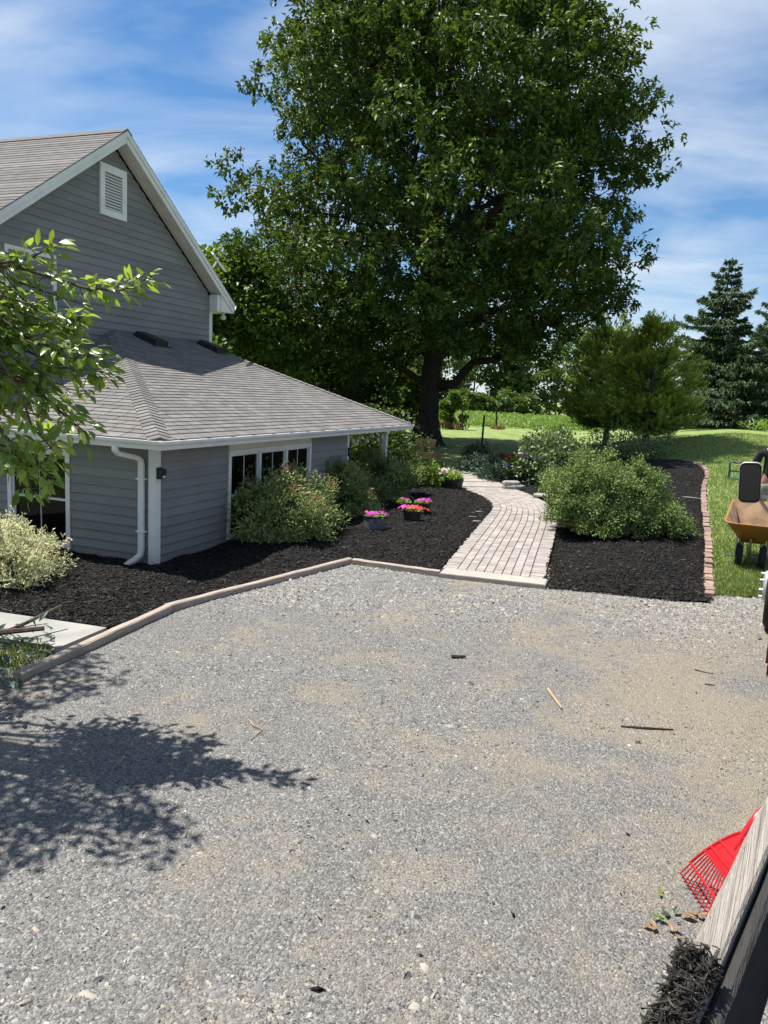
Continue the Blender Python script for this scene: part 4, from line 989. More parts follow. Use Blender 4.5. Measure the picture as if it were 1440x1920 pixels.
# ---- broadleaf trees and shrubs made from clumps
def broadleaf(name, label, cat, base, h, rad, zlow, nclump, per, leaf, mat, group=None, trunk_r=.14, bark=None, seed=0, cr=(.5, .9), squash=1.0):
    o = empty(name, base, rng.uniform(0, 6), label, cat, group)
    c = []
    for k in range(nclump):
        z = zlow + (h - zlow) * (k + rng.random()) / nclump; t = (z - zlow) / (h - zlow)
        R = rad * math.sqrt(max(0.03, 1 - (2 * t - 0.85) ** 2 * .8 if t > .42 else .75 + .6 * t)) * rng.random() ** .4
        th = rng.uniform(0, 6.283); c.append((R * math.cos(th), R * squash * math.sin(th), z))
    c = np.array(c); rr = rng.uniform(*cr, len(c)) * rad * .42
    P, D = clump_cloud(c, rr, per, .75, .2)
    Dn = unit(D + rdir(len(P)) * .8)
    v = np.clip(rng.random(len(P)) * .7 + np.repeat(rng.random(len(c)), per) * .3, 0, 1)
    leafcloud('crown', P, Dn, unit(rdir(len(P)) * .7 + [0, 0, 1]), rng.uniform(.8, 1.25, len(P)) * leaf[0], rng.uniform(.8, 1.2, len(P)) * leaf[1], mat, o, v)
    mb = MB(); branch(mb, (0, 0, -.2), (0, 0, h * .75), trunk_r, trunk_r * .3, 0, 6, .01, 8)
    for q in c[::3]: branch(mb, (0, 0, max(zlow * .7, q[2] - rad * .6)), q, trunk_r * .35, trunk_r * .08, .03, 4, .02, 5)
    mb.build('trunk', bark or M_bark2, o, True)
    return o
def gpt(px, py): return gp(px, py)
p = at(480, 700, 33); broadleaf('maple_tree', 'light green leafy tree behind the house beside the oak', 'tree', (p[0] - 1.2, 33, 0), 7.4, 3.4, .8, 60, 380, (.26, .17), LM_maple)
p = at(445, 600, 46); broadleaf('maple_tree', 'yellow green tree glimpsed past the gable eave', 'tree', (p[0], 46, 0), 9.0, 3.4, 1.0, 46, 260, (.30, .2), LM_maple)
p = at(610, 720, 42); broadleaf('maple_tree', 'dim leafy tree over the far end of the wing roof', 'tree', (p[0], 42, 0), 5.2, 2.6, .4, 40, 260, (.26, .17), LM_far)
p = at(765, 790, 47); broadleaf('young_tree', 'small bright green tree just left of the oak trunk', 'tree', (p[0] - .2, 47, 0), 3.6, 1.35, .4, 34, 220, (.22, .15), LM_maple, trunk_r=.05)
p = at(700, 790, 44); broadleaf('young_tree', 'dark bush behind the porch corner left of the oak', 'bush', (p[0], 44, 0), 3.4, 1.8, .2, 34, 220, (.22, .15), LM_far, trunk_r=.05)
p = at(850, 790, 56); broadleaf('young_tree', 'thin pale sapling just right of the oak trunk at the fence', 'tree', (p[0], 56, 0), 2.6, .95, .5, 16, 120, (.24, .15), LM_maple, trunk_r=.03)
for k in range(20):                                              # far treeline
    x = -22 + k * 5.0 + rng.uniform(-1.6, 1.6); y = 118 + rng.uniform(-6, 10) + .18 * abs(x - 10)
    broadleaf('field_tree', 'tree in the leafy line beyond the cornfield', 'tree', (x, y, float(T(x, y)) - .3), rng.uniform(8.5, 14), rng.uniform(3.2, 4.6), .4, 44, 95, (.62, .44), LM_far, 'treeline beyond the cornfield', .18)
for px, s_, lb in ((872, 1.5, 'low dark bush at the left end of the field edge'), (905, 1.3, 'grey green bush in the middle of the field edge'), (948, 1.5, 'rounded bush third along the field edge'), (985, 1.4, 'pale bush at the field edge beside the juniper')):
    p = at(px, 765, 100); z = float(T(p[0], 100))
    broadleaf('field_bush', lb, 'bush', (p[0], 100, z), 2.0 * s_, 1.5 * s_, .1, 20, 110, (.4, .28), LM_far, 'bushes along the field edge', .05)

def stems(mb, n, R, h, r0=.012, lean=.7):
    for k in range(n):
        th = 6.283 * k / n + rng.uniform(-.3, .3); q = (R * lean * math.cos(th) * rng.uniform(.4, 1), R * lean * math.sin(th) * rng.uniform(.4, 1), h * rng.uniform(.6, .9))
        branch(mb, (rng.normal(0, R * .08), rng.normal(0, R * .08), -.05), q, r0, r0 * .3, .06, 5, .02, 5)

def dome_shrub(name, label, base, rx, ry, h, n, leaf, mat, lump=.16, up=.3, nst=14, lift=.12, seed=1, cat='shrub', clumpn=90, group=None, fine=False, spread=.13, rot=None):
    """dense dome: leaf sprays on and just under a lumpy surface"""
    o = empty(name, base, 0 if rot is None else rot, label, cat, group)
    d = rdir(clumpn * 3); d = d[d[:, 2] > -.35][:clumpn * 2]
    th = np.arctan2(d[:, 1], d[:, 0])
    k = (1 - lump) + 2 * lump * vnoise(th * 1.6 + seed * 5, d[:, 2] * 2.4 + seed, seed)
    inner = rng.uniform(.72, 1.0, len(d)) * k
    C = np.stack([d[:, 0] * rx * inner, d[:, 1] * ry * inner, lift * h + (h * (1 - lift)) * np.clip(d[:, 2] * inner * .92 + .12, -.06, 2)], 1)
    ci = rng.integers(0, len(C), n)
    P = C[ci] + rng.normal(0, 1, (n, 3)) * np.array([rx, ry, h]) * spread
    nf = n // 4                                              # leaves deeper inside, given darker colours to paint in the inner shade
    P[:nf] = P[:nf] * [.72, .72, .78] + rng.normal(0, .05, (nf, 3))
    P[:, 2] = np.maximum(P[:, 2], .02 + .05 * rng.random(n))
    out_ = unit((P - C[ci]) * [1, 1, 1] + 1e-4)
    D = unit(d[ci] * .3 + out_ * .7 + rdir(n) * .7 + np.array([0, 0, up]))
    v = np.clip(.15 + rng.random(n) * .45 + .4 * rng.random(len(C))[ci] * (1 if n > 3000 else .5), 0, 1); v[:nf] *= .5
    leafcloud('foliage', P, D, unit(rdir(n) * .6 + d[ci] * .7 + [0, 0, .7]), rng.uniform(.6, 1.35, n) * leaf[0], rng.uniform(.7, 1.3, n) * leaf[1], mat, o, v, fine=fine)
    mb = MB(); stems(mb, nst, (rx + ry) / 2, h); mb.build('stems', M_twig, o)
    return o, C, d
def ground(zf, x, y): return float(zf(np.array([x]), np.array([y]))[0])

# clipped round shrub in the right bed
bx_ = gp(1160, 1018); bx0 = (float(bx_[0]) - .02, float(bx_[1]) + .75)
zz = ground(Z_RIGHT, *bx0)
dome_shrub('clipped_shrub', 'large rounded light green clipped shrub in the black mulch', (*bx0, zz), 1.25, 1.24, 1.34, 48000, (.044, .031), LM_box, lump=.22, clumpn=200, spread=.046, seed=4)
dome_shrub('clipped_shrub', 'small low shoot of shrub at the right foot of the clipped shrub', (bx0[0] + 1.15, bx0[1] - .35, zz), .42, .36, .42, 3200, (.04, .018), LM_box, lump=.3, clumpn=40, seed=14, nst=5)

# spireas along the wing wall
for i, (px, py, rx_, h_, lb) in enumerate([(522, 1026, 1.0, .98, 'nearest pink tipped spirea shrub beside the triple window'), (622, 974, .95, .92, 'middle spirea shrub below the far end of the triple window'), (700, 942, 1.0, 1.02, 'farthest spirea shrub in front of the porch posts')]):
    p = gp(px, py); x, y = float(p[0]) - .10, float(p[1]) + .5; zz = ground(Z_LEFT, x, y)
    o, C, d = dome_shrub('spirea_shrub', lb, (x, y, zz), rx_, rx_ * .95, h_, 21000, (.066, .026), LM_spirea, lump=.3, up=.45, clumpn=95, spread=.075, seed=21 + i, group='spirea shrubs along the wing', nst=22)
    # upright shoots standing proud of the dome
    mb = MB(); lp = []; ld = []; fl = []
    for k in range(80):
        j = rng.integers(0, len(C)); q = C[j]
        if d[j][2] < .15: continue
        tip = q + unit(d[j] * .6 + np.array([0, 0, 1.0]) + rng.normal(0, .15, 3)) * rng.uniform(.10, .24)
        mb.tube([q * [.8, .8, .8], q, tip], [.005, .004, .002], 4)
        for s_ in range(16):
            t = rng.random(); lp.append(q + (tip - q) * t); ld.append(unit(rdir(1)[0] + np.array([0, 0, .5])))
        for s_ in range(18): fl.append(tip + rng.normal(0, 1, 3) * [.04, .04, .014])
    tag(mb.build('shoots', M_twig, o), kind='stuff')
    lp = np.array(lp); ld = np.array(ld); leafcloud('shoot_leaves', lp, ld, rdir(len(lp)) + [0, 0, .6], .05, .017, LM_spirea, o)
    fl = np.array(fl); fh_ = leafcloud('flower_heads', fl, rdir(len(fl)) + [0, 0, .8], rdir(len(fl)), .02, .017, LM_spflower, o, np.clip(rng.random(len(fl)) * .75 + (rng.random(len(fl)) < .05) * .3, 0, 1)); fh_['kind'] = 'stuff'

# hibiscus with purple flowers across the path
p = gp(1040, 918); x, y = float(p[0]), float(p[1]) + .7; zz = ground(Z_RIGHT, x, y)
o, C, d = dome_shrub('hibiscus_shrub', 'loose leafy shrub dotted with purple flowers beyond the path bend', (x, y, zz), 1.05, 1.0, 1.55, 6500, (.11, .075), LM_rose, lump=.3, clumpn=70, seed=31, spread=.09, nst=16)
fp = []
for k in range(24):
    j = rng.integers(0, len(C)); fp.append(np.repeat((C[j] * [1.08, 1.08, 1.03])[None], 8, 0) + rng.normal(0, .02, (8, 3)))
fp = np.concatenate(fp); leafcloud('flowers', fp, rdir(len(fp)), rdir(len(fp)), .075, .06, LM_purple, o)
p = gp(1210, 862); x, y = float(p[0]) - .6, float(p[1]); zz = float(T(x, y))
dome_shrub('hibiscus_shrub', 'sparse pale shrub showing above the clipped shrub', (x, y, zz), 1.5, 1.2, 1.05, 4200, (.10, .06), LM_rose, lump=.35, clumpn=60, seed=33, spread=.16)
# pale green hydrangea by the half barrel
p = gp(798, 917); x, y = float(p[0]), float(p[1]) + .35; zz = ground(Z_LEFT, x, y)
dome_shrub('hydrangea', 'bright light green hydrangea beside the black half barrel', (x, y, zz), .60, .5, .68, 2600, (.11, .075), LM_bright, lump=.25, clumpn=50, seed=35, spread=.13)
# variegated willow at the left
x, y = -4.42, 8.75; zz = ground(Z_LEFT, x, y)
o, C, d = dome_shrub('dappled_willow', 'cream and green dappled willow shrub below the cherry', (x, y, zz), .66, .58, .70, 7500, (.05, .018), LM_willow, lump=.3, up=.5, clumpn=80, seed=37, spread=.07, nst=18)
mb = MB(); lp = []
for k in range(34):
    j = rng.integers(0, len(C)); q = C[j]
    if d[j][2] < .0: continue
    tip = q + unit(d[j] * .7 + np.array([0, 0, .8]) + rng.normal(0, .15, 3)) * rng.uniform(.12, .28); mb.tube([q * .8, q, tip], [.005, .004, .002], 4)
    for s_ in range(26): lp.append(q + (tip - q) * rng.random())
tag(mb.build('shoots', M_twig, o), kind='stuff'); lp = np.array(lp); leafcloud('shoot_leaves', lp, rdir(len(lp)) + [0, 0, .5], rdir(len(lp)) + [0, 0, .5], .05, .017, LM_willow, o, rng.uniform(.45, 1, len(lp)))
# shade plants at the end of the path
for px, py, r, h, mt_, lf, lb, nm in ((905, 888, .85, .45, LM_hosta, (.16, .05), 'low dark green plant in the shade behind the half barrel', 'shade_plant'), (955, 905, .75, .35, LM_hosta, (.18, .04), 'spiky grey green plant beside the stacked stones', 'shade_plant'),
                                      (948, 882, .6, .42, LM_red, (.09, .07), 'dark red and yellow leaved plant in the shaded bed', 'shade_plant'), (985, 880, .6, .5, LM_red, (.09, .07), 'reddish plant at the dark left edge of the hibiscus', 'shade_plant'), (895, 868, .5, .6, LM_hosta, (.1, .06), 'dusky plant at the back of the shaded bed', 'shade_plant')):
    p = gp(px, py); dome_shrub(nm, lb, (float(p[0]), float(p[1]), float(T(p[0], p[1])) + .05), r, r * .8, h, 1300, lf, mt_, lump=.3, clumpn=40, seed=int(px), spread=.14, cat='plant', nst=6, group='plants in the shaded bed')
# evergreen and rusty shrubs behind the porch
c = hp(10.6, .9); dome_shrub('evergreen_shrub', 'very dark evergreen shrub at the far end of the porch', (*c, 0), 1.05, 1.0, 1.75, 7000, (.10, .06), LM_oak, lump=.3, clumpn=90, seed=51, spread=.12)
c = hp(9.6, 3.0); dome_shrub('evergreen_shrub', 'dark shrub seen through the porch opening', (*c, 0), 1.3, 1.3, 1.9, 6000, (.10, .06), LM_oak, lump=.3, clumpn=90, seed=52, spread=.12)
c = hp(8.5, 1.3); dome_shrub('rusty_shrub', 'rusty orange brown plant inside the porch', (*c, .03), .75, .6, 1.0, 2600, (.09, .05), LM_red, lump=.3, clumpn=50, seed=53, spread=.13, cat='plant')

# ---- conifers
def spruce(name, label, base, h, rad, nwh, mat, zlow=.4, group=None, leaf=(.24, .07), dens=1.9):
    o = empty(name, base, rng.uniform(0, 6), label, 'tree', group)
    mb = MB(); mb.tube([(0, 0, -.3), (0, 0, h * .5), (0, 0, h)], [h * .02, h * .013, .012], 8); P = []; D = []
    for k in range(nwh):
        t = (k + .5) / nwh; z = zlow + (h - zlow) * t; L0 = rad * (1 - t) ** .82 * (.8 + .35 * math.sin(k * 1.7) * rng.uniform(.4, 1.3)) + .18
        nb_ = int(7 + 4 * (1 - t))
        for b_ in range(nb_):
            th = b_ * 6.283 / nb_ + k * .9 + rng.uniform(-.3, .3); L = L0 * rng.uniform(.5, 1.25)
            if rng.random() < .06: continue
            dr = np.array([math.cos(th), math.sin(th), 0]); tipz = z - L * .16 + L * .12 * t * 2
            pts = [np.array([0, 0, z]) + dr * L * u + np.array([0, 0, -L * .28 * u + L * .22 * u * u * (1 + t)]) for u in (0, .35, .7, 1)]
            mb.tube(pts, [.03 * (1 - t) + .012, .02, .012, .005], 4)
            ns = int(L * 46 * dens) + 8
            for s_ in range(ns):
                u = rng.random() ** .6; i = min(int(u * 3), 2); f = u * 3 - i; c = pts[i] * (1 - f) + pts[i + 1] * f
                sd = np.array([-dr[1], dr[0], 0]) * rng.normal(0, .30) * L * (1 - u * .75) * .7
                P.append(c + sd + np.array([0, 0, rng.normal(-.04, .06)])); D.append(dr * .8 + sd * 1.5 + np.array([0, 0, rng.normal(-.15, .28)]) + rng.normal(0, .25, 3))
    mb.build('trunk', M_bark2, o, True); P = np.array(P); D = np.array(D); n = len(P)
    leafcloud('crown', P, D, rdir(n) * .5 + [0, 0, 1], rng.uniform(.7, 1.3, n) * leaf[0], rng.uniform(.7, 1.3, n) * leaf[1], mat, o, fold=.3, droop=.3)
    return o
def base_at(px, y): 
    p = at(px, 800, y); return (float(p[0]), y, float(T(p[0], y)))
def top_h(px, py, y): 
    p = at(px, py, y); return float(p[2] - T(p[0], y))
b_ = base_at(1333, 52); spruce('spruce_tree', 'tall dark spruce with pointed top at the lawn edge', b_, top_h(1337, 487, 52), 4.9, 26, LM_spruce, .3, 'spruces at the right lawn edge')
b_ = base_at(1452, 54); spruce('spruce_tree', 'spruce cut off by the right edge of the picture', b_, top_h(1445, 512, 54), 5.0, 26, LM_spruce, .3, 'spruces at the right lawn edge')
b_ = base_at(1385, 47); spruce('spruce_tree', 'short bushy spruce in front of the taller ones', b_, 4.4, 2.7, 16, LM_spruce, .3, 'spruces at the right lawn edge', dens=2.4)

def juniper(name, label, base, h, rad, n, seed, zlow=.5):
    o = empty(name, base, 0, label, 'tree', 'junipers in the right bed')
    mb = MB(); mb.tube([(0, 0, -.2), (.02, 0, zlow + .4), (.05, .03, h * .8)], [.17, .14, .03], 9)
    plumes = []
    for k in range(120):
        t = rng.random() ** 1.15; z = zlow + (h - zlow) * t * .9; th = rng.uniform(0, 6.283)
        R = rad * (1 - t) ** .42 * rng.uniform(.45, 1.08); R *= smooth(np.array((z - zlow) / .8 + .35))
        tip = np.array([R * math.cos(th), R * math.sin(th), z + .05 + .10 * R + .10 * h * t * t]); st = np.array([tip[0] * .1, tip[1] * .1, max(zlow + .05, z - .12 * R)])
        mb.tube([st, (st + tip) / 2 + [0, 0, -.12], tip], [.035, .02, .006], 4); plumes.append((st, tip))
    mb.build('trunk', M_bark2, o, True)
    A0 = np.array([p_[0] for p_ in plumes]); B0 = np.array([p_[1] for p_ in plumes]); nt2 = len(plumes) * 20
    pi = rng.integers(0, len(plumes), nt2); u = .15 + .85 * rng.random(nt2) ** .75            # feathery fans along each limb
    K = A0[pi] + (B0 - A0)[pi] * u[:, None] + rng.normal(0, 1, (nt2, 3)) * (.22 * (1.25 - u))[:, None]
    KD = unit(unit(B0 - A0)[pi] + rdir(nt2) * .55 + np.array([0, 0, .22])); KL = rng.uniform(.3, .62, nt2)
    ki = rng.integers(0, nt2, n); w_ = rng.random(n)
    sdv = unit(np.cross(KD[ki], rdir(n)))
    P = K[ki] + KD[ki] * (KL[ki] * w_)[:, None]; D = unit(KD[ki] * .9 + sdv * .75)
    leafcloud('crown', P, D, rdir(n) * .6 + [0, 0, 1], (KL[ki] * .42 * (1.15 - w_ * .6)), rng.uniform(.03, .058, n), LM_cedar, o, fold=.2, droop=-.08, var=np.clip(.1 + .45 * w_ * u[ki] + .35 * rng.random(n) + .2 * (u[ki] - .6), 0, 1))  # dark bases and light tips painted in, imitating sunlit spray edges
pj = gp(1134, 836); yj = float(pj[1]); xj = float(pj[0]); sj = yj / 1440
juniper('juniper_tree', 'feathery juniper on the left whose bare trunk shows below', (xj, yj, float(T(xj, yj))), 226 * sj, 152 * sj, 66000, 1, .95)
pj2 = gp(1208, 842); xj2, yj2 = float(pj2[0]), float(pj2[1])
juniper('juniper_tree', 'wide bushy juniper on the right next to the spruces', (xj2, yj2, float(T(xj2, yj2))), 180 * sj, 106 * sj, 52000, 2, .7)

# ---- cherry tree reaching in from the left
cherry = empty('cherry_tree', (-5.0, 5.6, 0), 0, 'cherry tree reaching leafy branches in from the left edge', 'tree')
CO = np.array([-5.0, 5.6, 0])
mb = MB(); mb.tube([(0, 0, -.2), (.05, 0, 1.0), (.1, -.05, 2.1), (.15, -.05, 2.9), (.1, .1, 4.2), (.0, .2, 5.2)], [.16, .125, .11, .09, .05, .02], 10)
sprays = []          # (start, tip) of leafy twigs, relative to the tree
def spray_px(lst, r0=.02):
    """branch through picture points (px, py, depth y)"""
    pts = [at(px, py, y) - CO for px, py, y in lst]
    mb.tube([pts[0] - (pts[1] - pts[0]) * .4] + pts, [r0] + [r0 + (.004 - r0) * i / (len(pts) - 1) for i in range(len(pts))], 6)
    return pts
B1 = spray_px([(-160, 470, 5.5), (-40, 495, 5.45), (40, 502, 5.4), (100, 522, 5.35), (160, 540, 5.3), (225, 545, 5.25), (285, 518, 5.2)], .022)
B2 = spray_px([(-160, 560, 5.3), (-30, 600, 5.25), (60, 640, 5.2), (120, 655, 5.15), (185, 672, 5.1)], .02)
B3 = spray_px([(-160, 640, 5.2), (-30, 680, 5.15), (60, 720, 5.1), (110, 770, 5.05), (165, 815, 5.0)], .018)
B4 = spray_px([(-160, 520, 5.8), (-40, 540, 5.7), (60, 575, 5.6), (130, 600, 5.6), (150, 600, 5.6)], .018)
B5 = spray_px([(-160, 720, 5.1), (-20, 780, 5.05), (20, 830, 5.0), (48, 880, 5.0), (62, 930, 5.0)], .016)
B6 = spray_px([(-40, 495, 5.45), (40, 490, 5.4), (85, 470, 5.4), (105, 458, 5.4)], .01)
B7 = spray_px([(-60, 640, 5.3), (10, 700, 5.3), (70, 690, 5.25), (150, 690, 5.2), (200, 700, 5.2)], .012)
B8 = spray_px([(-120, 600, 5.0), (-20, 640, 4.95), (40, 740, 4.95), (60, 800, 4.95), (105, 850, 4.95)], .014)
B9 = spray_px([(-120, 560, 5.6), (-30, 570, 5.6), (30, 590, 5.55), (90, 600, 5.5), (130, 625, 5.5)], .014)
for b_ in (B1, B2, B3, B4, B5, B7, B8, B9): mb.tube([(0.12, -.05, 2.3 + .2 * random.random()), (b_[0] + np.array([.1, 0, 2.6])) / 2, b_[0] - (b_[1] - b_[0]) * .4], [.06, .045, .022], 6)
LPp = []; LDd = []
def leafy(pts, n, start=0.15, spread=.16, droop=.35):
    pts = np.array(pts); seg = len(pts) - 1
    for k in range(n):
        u = start + (1 - start) * rng.random(); i = min(int(u * seg), seg - 1); f = u * seg - i
        c = pts[i] * (1 - f) + pts[i + 1] * f; fw = unit(pts[i + 1] - pts[i])
        off = rdir(1)[0] * np.array([1, 1, .6]); tw_ = c + off * spread * rng.random() ** .5 * (1.1 - .5 * u)
        if rng.random() < .35: mb.tube([c, tw_], [.004, .002], 4)
        LPp.append(tw_); LDd.append(unit(fw * .7 + off * .9 + np.array([0, 0, -droop * rng.random()])))
leafy(B1, 150, .05, .14); leafy(B6, 36, .2, .12); leafy(B2, 180, .05, .22); leafy(B3, 140, .05, .24); leafy(B4, 110, .1, .2); leafy(B5, 56, .1, .18); leafy(B7, 95, .1, .18); leafy(B8, 66, .1, .18); leafy(B9, 100, .1, .16)
for b_, n_l in ((B2, 95), (B3, 90), (B4, 70), (B9, 70), (B1, 40)): leafy(b_[:3], n_l, .1, .24)
for k in range(62):
    c = at(rng.uniform(-70, 95) if k % 3 else rng.uniform(-70, 150), rng.uniform(520, 900) if k % 3 else rng.uniform(540, 760), rng.uniform(5.0, 5.7)) - CO; d_ = unit(np.array([rng.uniform(.3, 1), rng.normal(0, .4), rng.normal(-.25, .3)]))
    mb.tube([c - d_ * .25 + [-.1, 0, .04], c, c + d_ * .14], [.007, .005, .003], 4); leafy([c - d_ * .2, c, c + d_ * .14], 10, .0, .12)
# the rest of the crown, out of frame to the left: it shades the drive
shade = [tuple(gp(*q)[:2]) for q in [(-220, 1400), (0, 1385), (60, 1415), (200, 1390), (330, 1400), (440, 1375), (548, 1385), (500, 1420), (430, 1455), (440, 1520), (370, 1570), (330, 1640), (240, 1610), (130, 1590), (40, 1630), (-80, 1600), (-260, 1580)]]
shade2 = [tuple(gp(*q)[:2]) for q in [(-240, 1260), (60, 1245), (180, 1225), (300, 1250), (270, 1275), (200, 1290), (100, 1330), (0, 1370), (-250, 1390)]]
cs_, cnt = [], 0
def proj(P):
    q = np.asarray(P) - CAM; w_ = q @ F_; return 720 + FPX * (q @ R_) / w_, 960 - FPX * (q @ U_) / w_
for poly, want, zr_ in ((shade, 125, (3.1, 4.6)), (shade2, 110, (3.4, 5.2))):
    x0, x1 = min(p_[0] for p_ in poly), max(p_[0] for p_ in poly); y0_, y1_ = min(p_[1] for p_ in poly), max(p_[1] for p_ in poly); got = 0
    for _ in range(4000):
        if got >= want: break
        g = np.array([rng.uniform(x0, x1), rng.uniform(y0_, y1_), 0])
        if float(poly_sd(g[0], g[1], poly)) < .02: continue
        s_ = g + SUNV * (rng.uniform(*zr_) / SUNV[2]); px, py = proj(s_)
        if px > -75: continue
        cs_.append(s_ - CO); got += 1
for c in cs_:
    st = np.array([.12, -.03, 2.6 + .5 * rng.random()]) + (c - np.array([.12, 0, 2.6])) * .75
    d_ = unit(rng.normal(0, 1, 3) * [1, 1, .25]); tip = c + d_ * .12
    mb.tube([c - d_ * .22, c, tip], [.006, .005, .003], 4)
    leafy([c - d_ * .2, c, tip], 11, .0, .13)
for c in cs_[::5]: mb.tube([(.12, 0, 2.7), (c + np.array([0.1, 0, 2.6])) / 2 + [0, 0, .1], c], [.03, .02, .006], 5)
mb.build('trunk', M_twig, cherry, True)
LPp = np.array(LPp); LDd = np.array(LDd); n = len(LPp)
leafcloud('leaves', LPp, LDd, rdir(n) * .7 + [0, -.25, 1], rng.uniform(.072, .118, n), rng.uniform(.034, .052, n), LM_cherry, cherry, fold=.16, droop=.25, fine=True)

# cut branches lying in the corner by the timber
cut = empty('cut_branches', (-3.05, 5.85, 0), 0, 'heap of cut leafy branches lying by the timber end', 'branches')
mb = MB(); lp = []; ld = []
for k in range(30):
    a_ = np.array([rng.uniform(-1.2, -.15), rng.uniform(-.5, .75), rng.uniform(.03, .28)]); d_ = unit(np.array([rng.normal(.4, .6), rng.normal(0, .6), rng.uniform(-.15, .25)])); L = rng.uniform(.4, .8)
    q = a_ + d_ * L; q[2] = max(q[2], .03); mb.tube([a_, (a_ + q) / 2 + [0, 0, .04], q], [.011, .008, .003], 5)
    for s_ in range(26):
        lp.append(a_ + (q - a_) * rng.uniform(.1, 1) + rng.normal(0, .05, 3)); ld.append(d_ + rdir(1)[0] * .9 + [0, 0, -.2])
lp = np.array(lp); lp[:, 2] = np.abs(lp[:, 2]) + .015
mb.tube([(-.62, .62, .05), (-.2, 1.0, .22), (-.02, 1.32, .30)], [.02, .017, .012], 6); mb.tube([(-.9, .62, .16), (-.3, .75, .2), (0.02, .86, .22)], [.028, .026, .022], 6)
mb.build('stems', M_twig, cut); leafcloud('leaves', lp, np.array(ld), rdir(len(lp)) * .6 + [0, 0, 1], rng.uniform(.08, .14, len(lp)), rng.uniform(.035, .05, len(lp)), LM_hosta, cut, fold=.18, droop=.3, fine=True)

# ---- grass blades: lawn near the edging, tuft by the walk
def blades(name, X, Yv, Z, h, label, mat=None, kind='stuff', cat='grass', w_=.006):
    n = len(X); C = np.stack([X, Yv, Z], 1); D = unit(rdir(n) * [.6, .6, .2] + [0, 0, 1.0])
    return tag(leafcloud(name, C, D, rdir(n), h, w_, mat or M_blade, None, droop=.35, fold=.1, mid=.3), label, cat, kind=kind)
nG = 105000
Yv = 10.15 + 26 * rng.random(nG) ** 2.0; X = Yv * rng.uniform(.30, .62, nG)
k = (poly_sd(X, Yv, BED_RIGHT) < -.125) & (X > 4.4)
X, Yv = X[k], Yv[k]; n = len(X)
blades('grass', X, Yv, lawn_z(X, Yv), rng.uniform(.035, .075, n) * (1 + .02 * Yv), 'short grass blades of the lawn beside the brick edging', w_=.004 + .0005 * Yv)
nG = 700; X = rng.uniform(-3.7, -2.95, nG); Yv = rng.uniform(6.1, 6.95, nG); k = (Yv < 6.75 + (X + 3.3) * -.1) & (X < -2.9 + (Yv - 6.1) * .12); X, Yv = X[k], Yv[k]
blades('grass', X, Yv, np.zeros(len(X)), rng.uniform(.06, .14, len(X)), 'tuft of bright grass between the concrete walk and the timber', w_=.007)

# ---- corn in rows beyond the fence
def corn_rows():
    P = []; 
    for y in np.arange(63, 98, .85):
        x = np.arange(-6, 46, .26 if y < 76 else .5); x = x + rng.normal(0, .05, len(x)); P.append(np.stack([x, np.full(len(x), y) + rng.normal(0, .06, len(x))], 1))
    for y in np.arange(41.5, 57.9, .85):
        x = np.arange(20.5 + .35 * (57 - y) * 0, 46, .24); P.append(np.stack([x, np.full(len(x), y)], 1))
    P = np.concatenate(P); k = np.abs(P[:, 0] / P[:, 1] - .26) < .36; P = P[k]; n = len(P)
    Z = T(P[:, 0], P[:, 1]); hgt = rng.uniform(.5, .8, n)
    C = []; D = []; L = []
    for j in range(5):
        th = rng.uniform(0, 6.283, n); C.append(np.stack([P[:, 0], P[:, 1], Z + hgt * (.12 + .13 * j)], 1)); up = .7 + .25 * j
        D.append(np.stack([np.cos(th), np.sin(th), np.full(n, up)], 1)); L.append(hgt * rng.uniform(.5, .75, n))
    C = np.concatenate(C); D = np.concatenate(D); L = np.concatenate(L)
    tag(leafcloud('corn', C, D, rdir(len(C)) * .3 + [0, 0, 1], L, .09, LM_corn, None, droop=.5, fold=.1), 'rows of young green corn filling the field', 'corn', kind='stuff')
corn_rows()
# dry tufts at the fence line
for px, lb in ((847, 'dry brown tuft at the foot of the left fence post'), (933, 'small dry tuft at the foot of the right fence post')):
    p = gp(px, 806); n = 260; s_ = 1.0 if px < 900 else .5
    o = leafcloud('dry_tuft', np.stack([p[0] + rng.normal(0, .45 * s_, n), p[1] + rng.normal(0, .3, n), np.full(n, float(T(p[0], p[1])) + .03)], 1), rdir(n) * [.7, .7, .2] + [0, 0, 1], rdir(n), rng.uniform(.3, .8, n) * s_, .05, LM_dry)
    tag(o, lb, 'grass', 'dry tufts at the fence')
# ------------------------------------------------------------------ pots and planters
M_soil = pm('potting_soil', (0.02, 0.016, 0.013), (0.04, 0.03, 0.025), scale=40, rough=1, bump=.6, bscale=60)
M_pot = pm('dark_resin', (0.03, 0.026, 0.026), (0.045, 0.04, 0.038), scale=8, rough=0.55)
M_barrel = pm('black_resin', (0.018, 0.017, 0.018), (0.026, 0.024, 0.024), scale=5, rough=0.5)
M_blue = pm('blue_grey_metal', (0.17, 0.19, 0.22), (0.12, 0.135, 0.16), scale=4, rough=0.45, bump=.05, bscale=20)

def petals(centers, normals, size, mat, parent, per=6, name='flowers'):
    C = []; D = []; Nn = []
    for c, n_ in zip(centers, normals):
        n_ = Vector(n_).normalized(); a = n_.orthogonal().normalized(); b = n_.cross(a); ph = rng.uniform(0, 6)
        for k in range(per):
            t = ph + 6.283 * k / per; C.append(c); D.append(np.array(a * math.cos(t) + b * math.sin(t) + n_ * .35)); Nn.append(np.array(n_))
    n = len(C); return leafcloud(name, np.array(C), np.array(D), np.array(Nn), size * rng.uniform(.8, 1.2, n), size * 1.05, mat, parent, fold=.05, droop=.25, mid=.7)

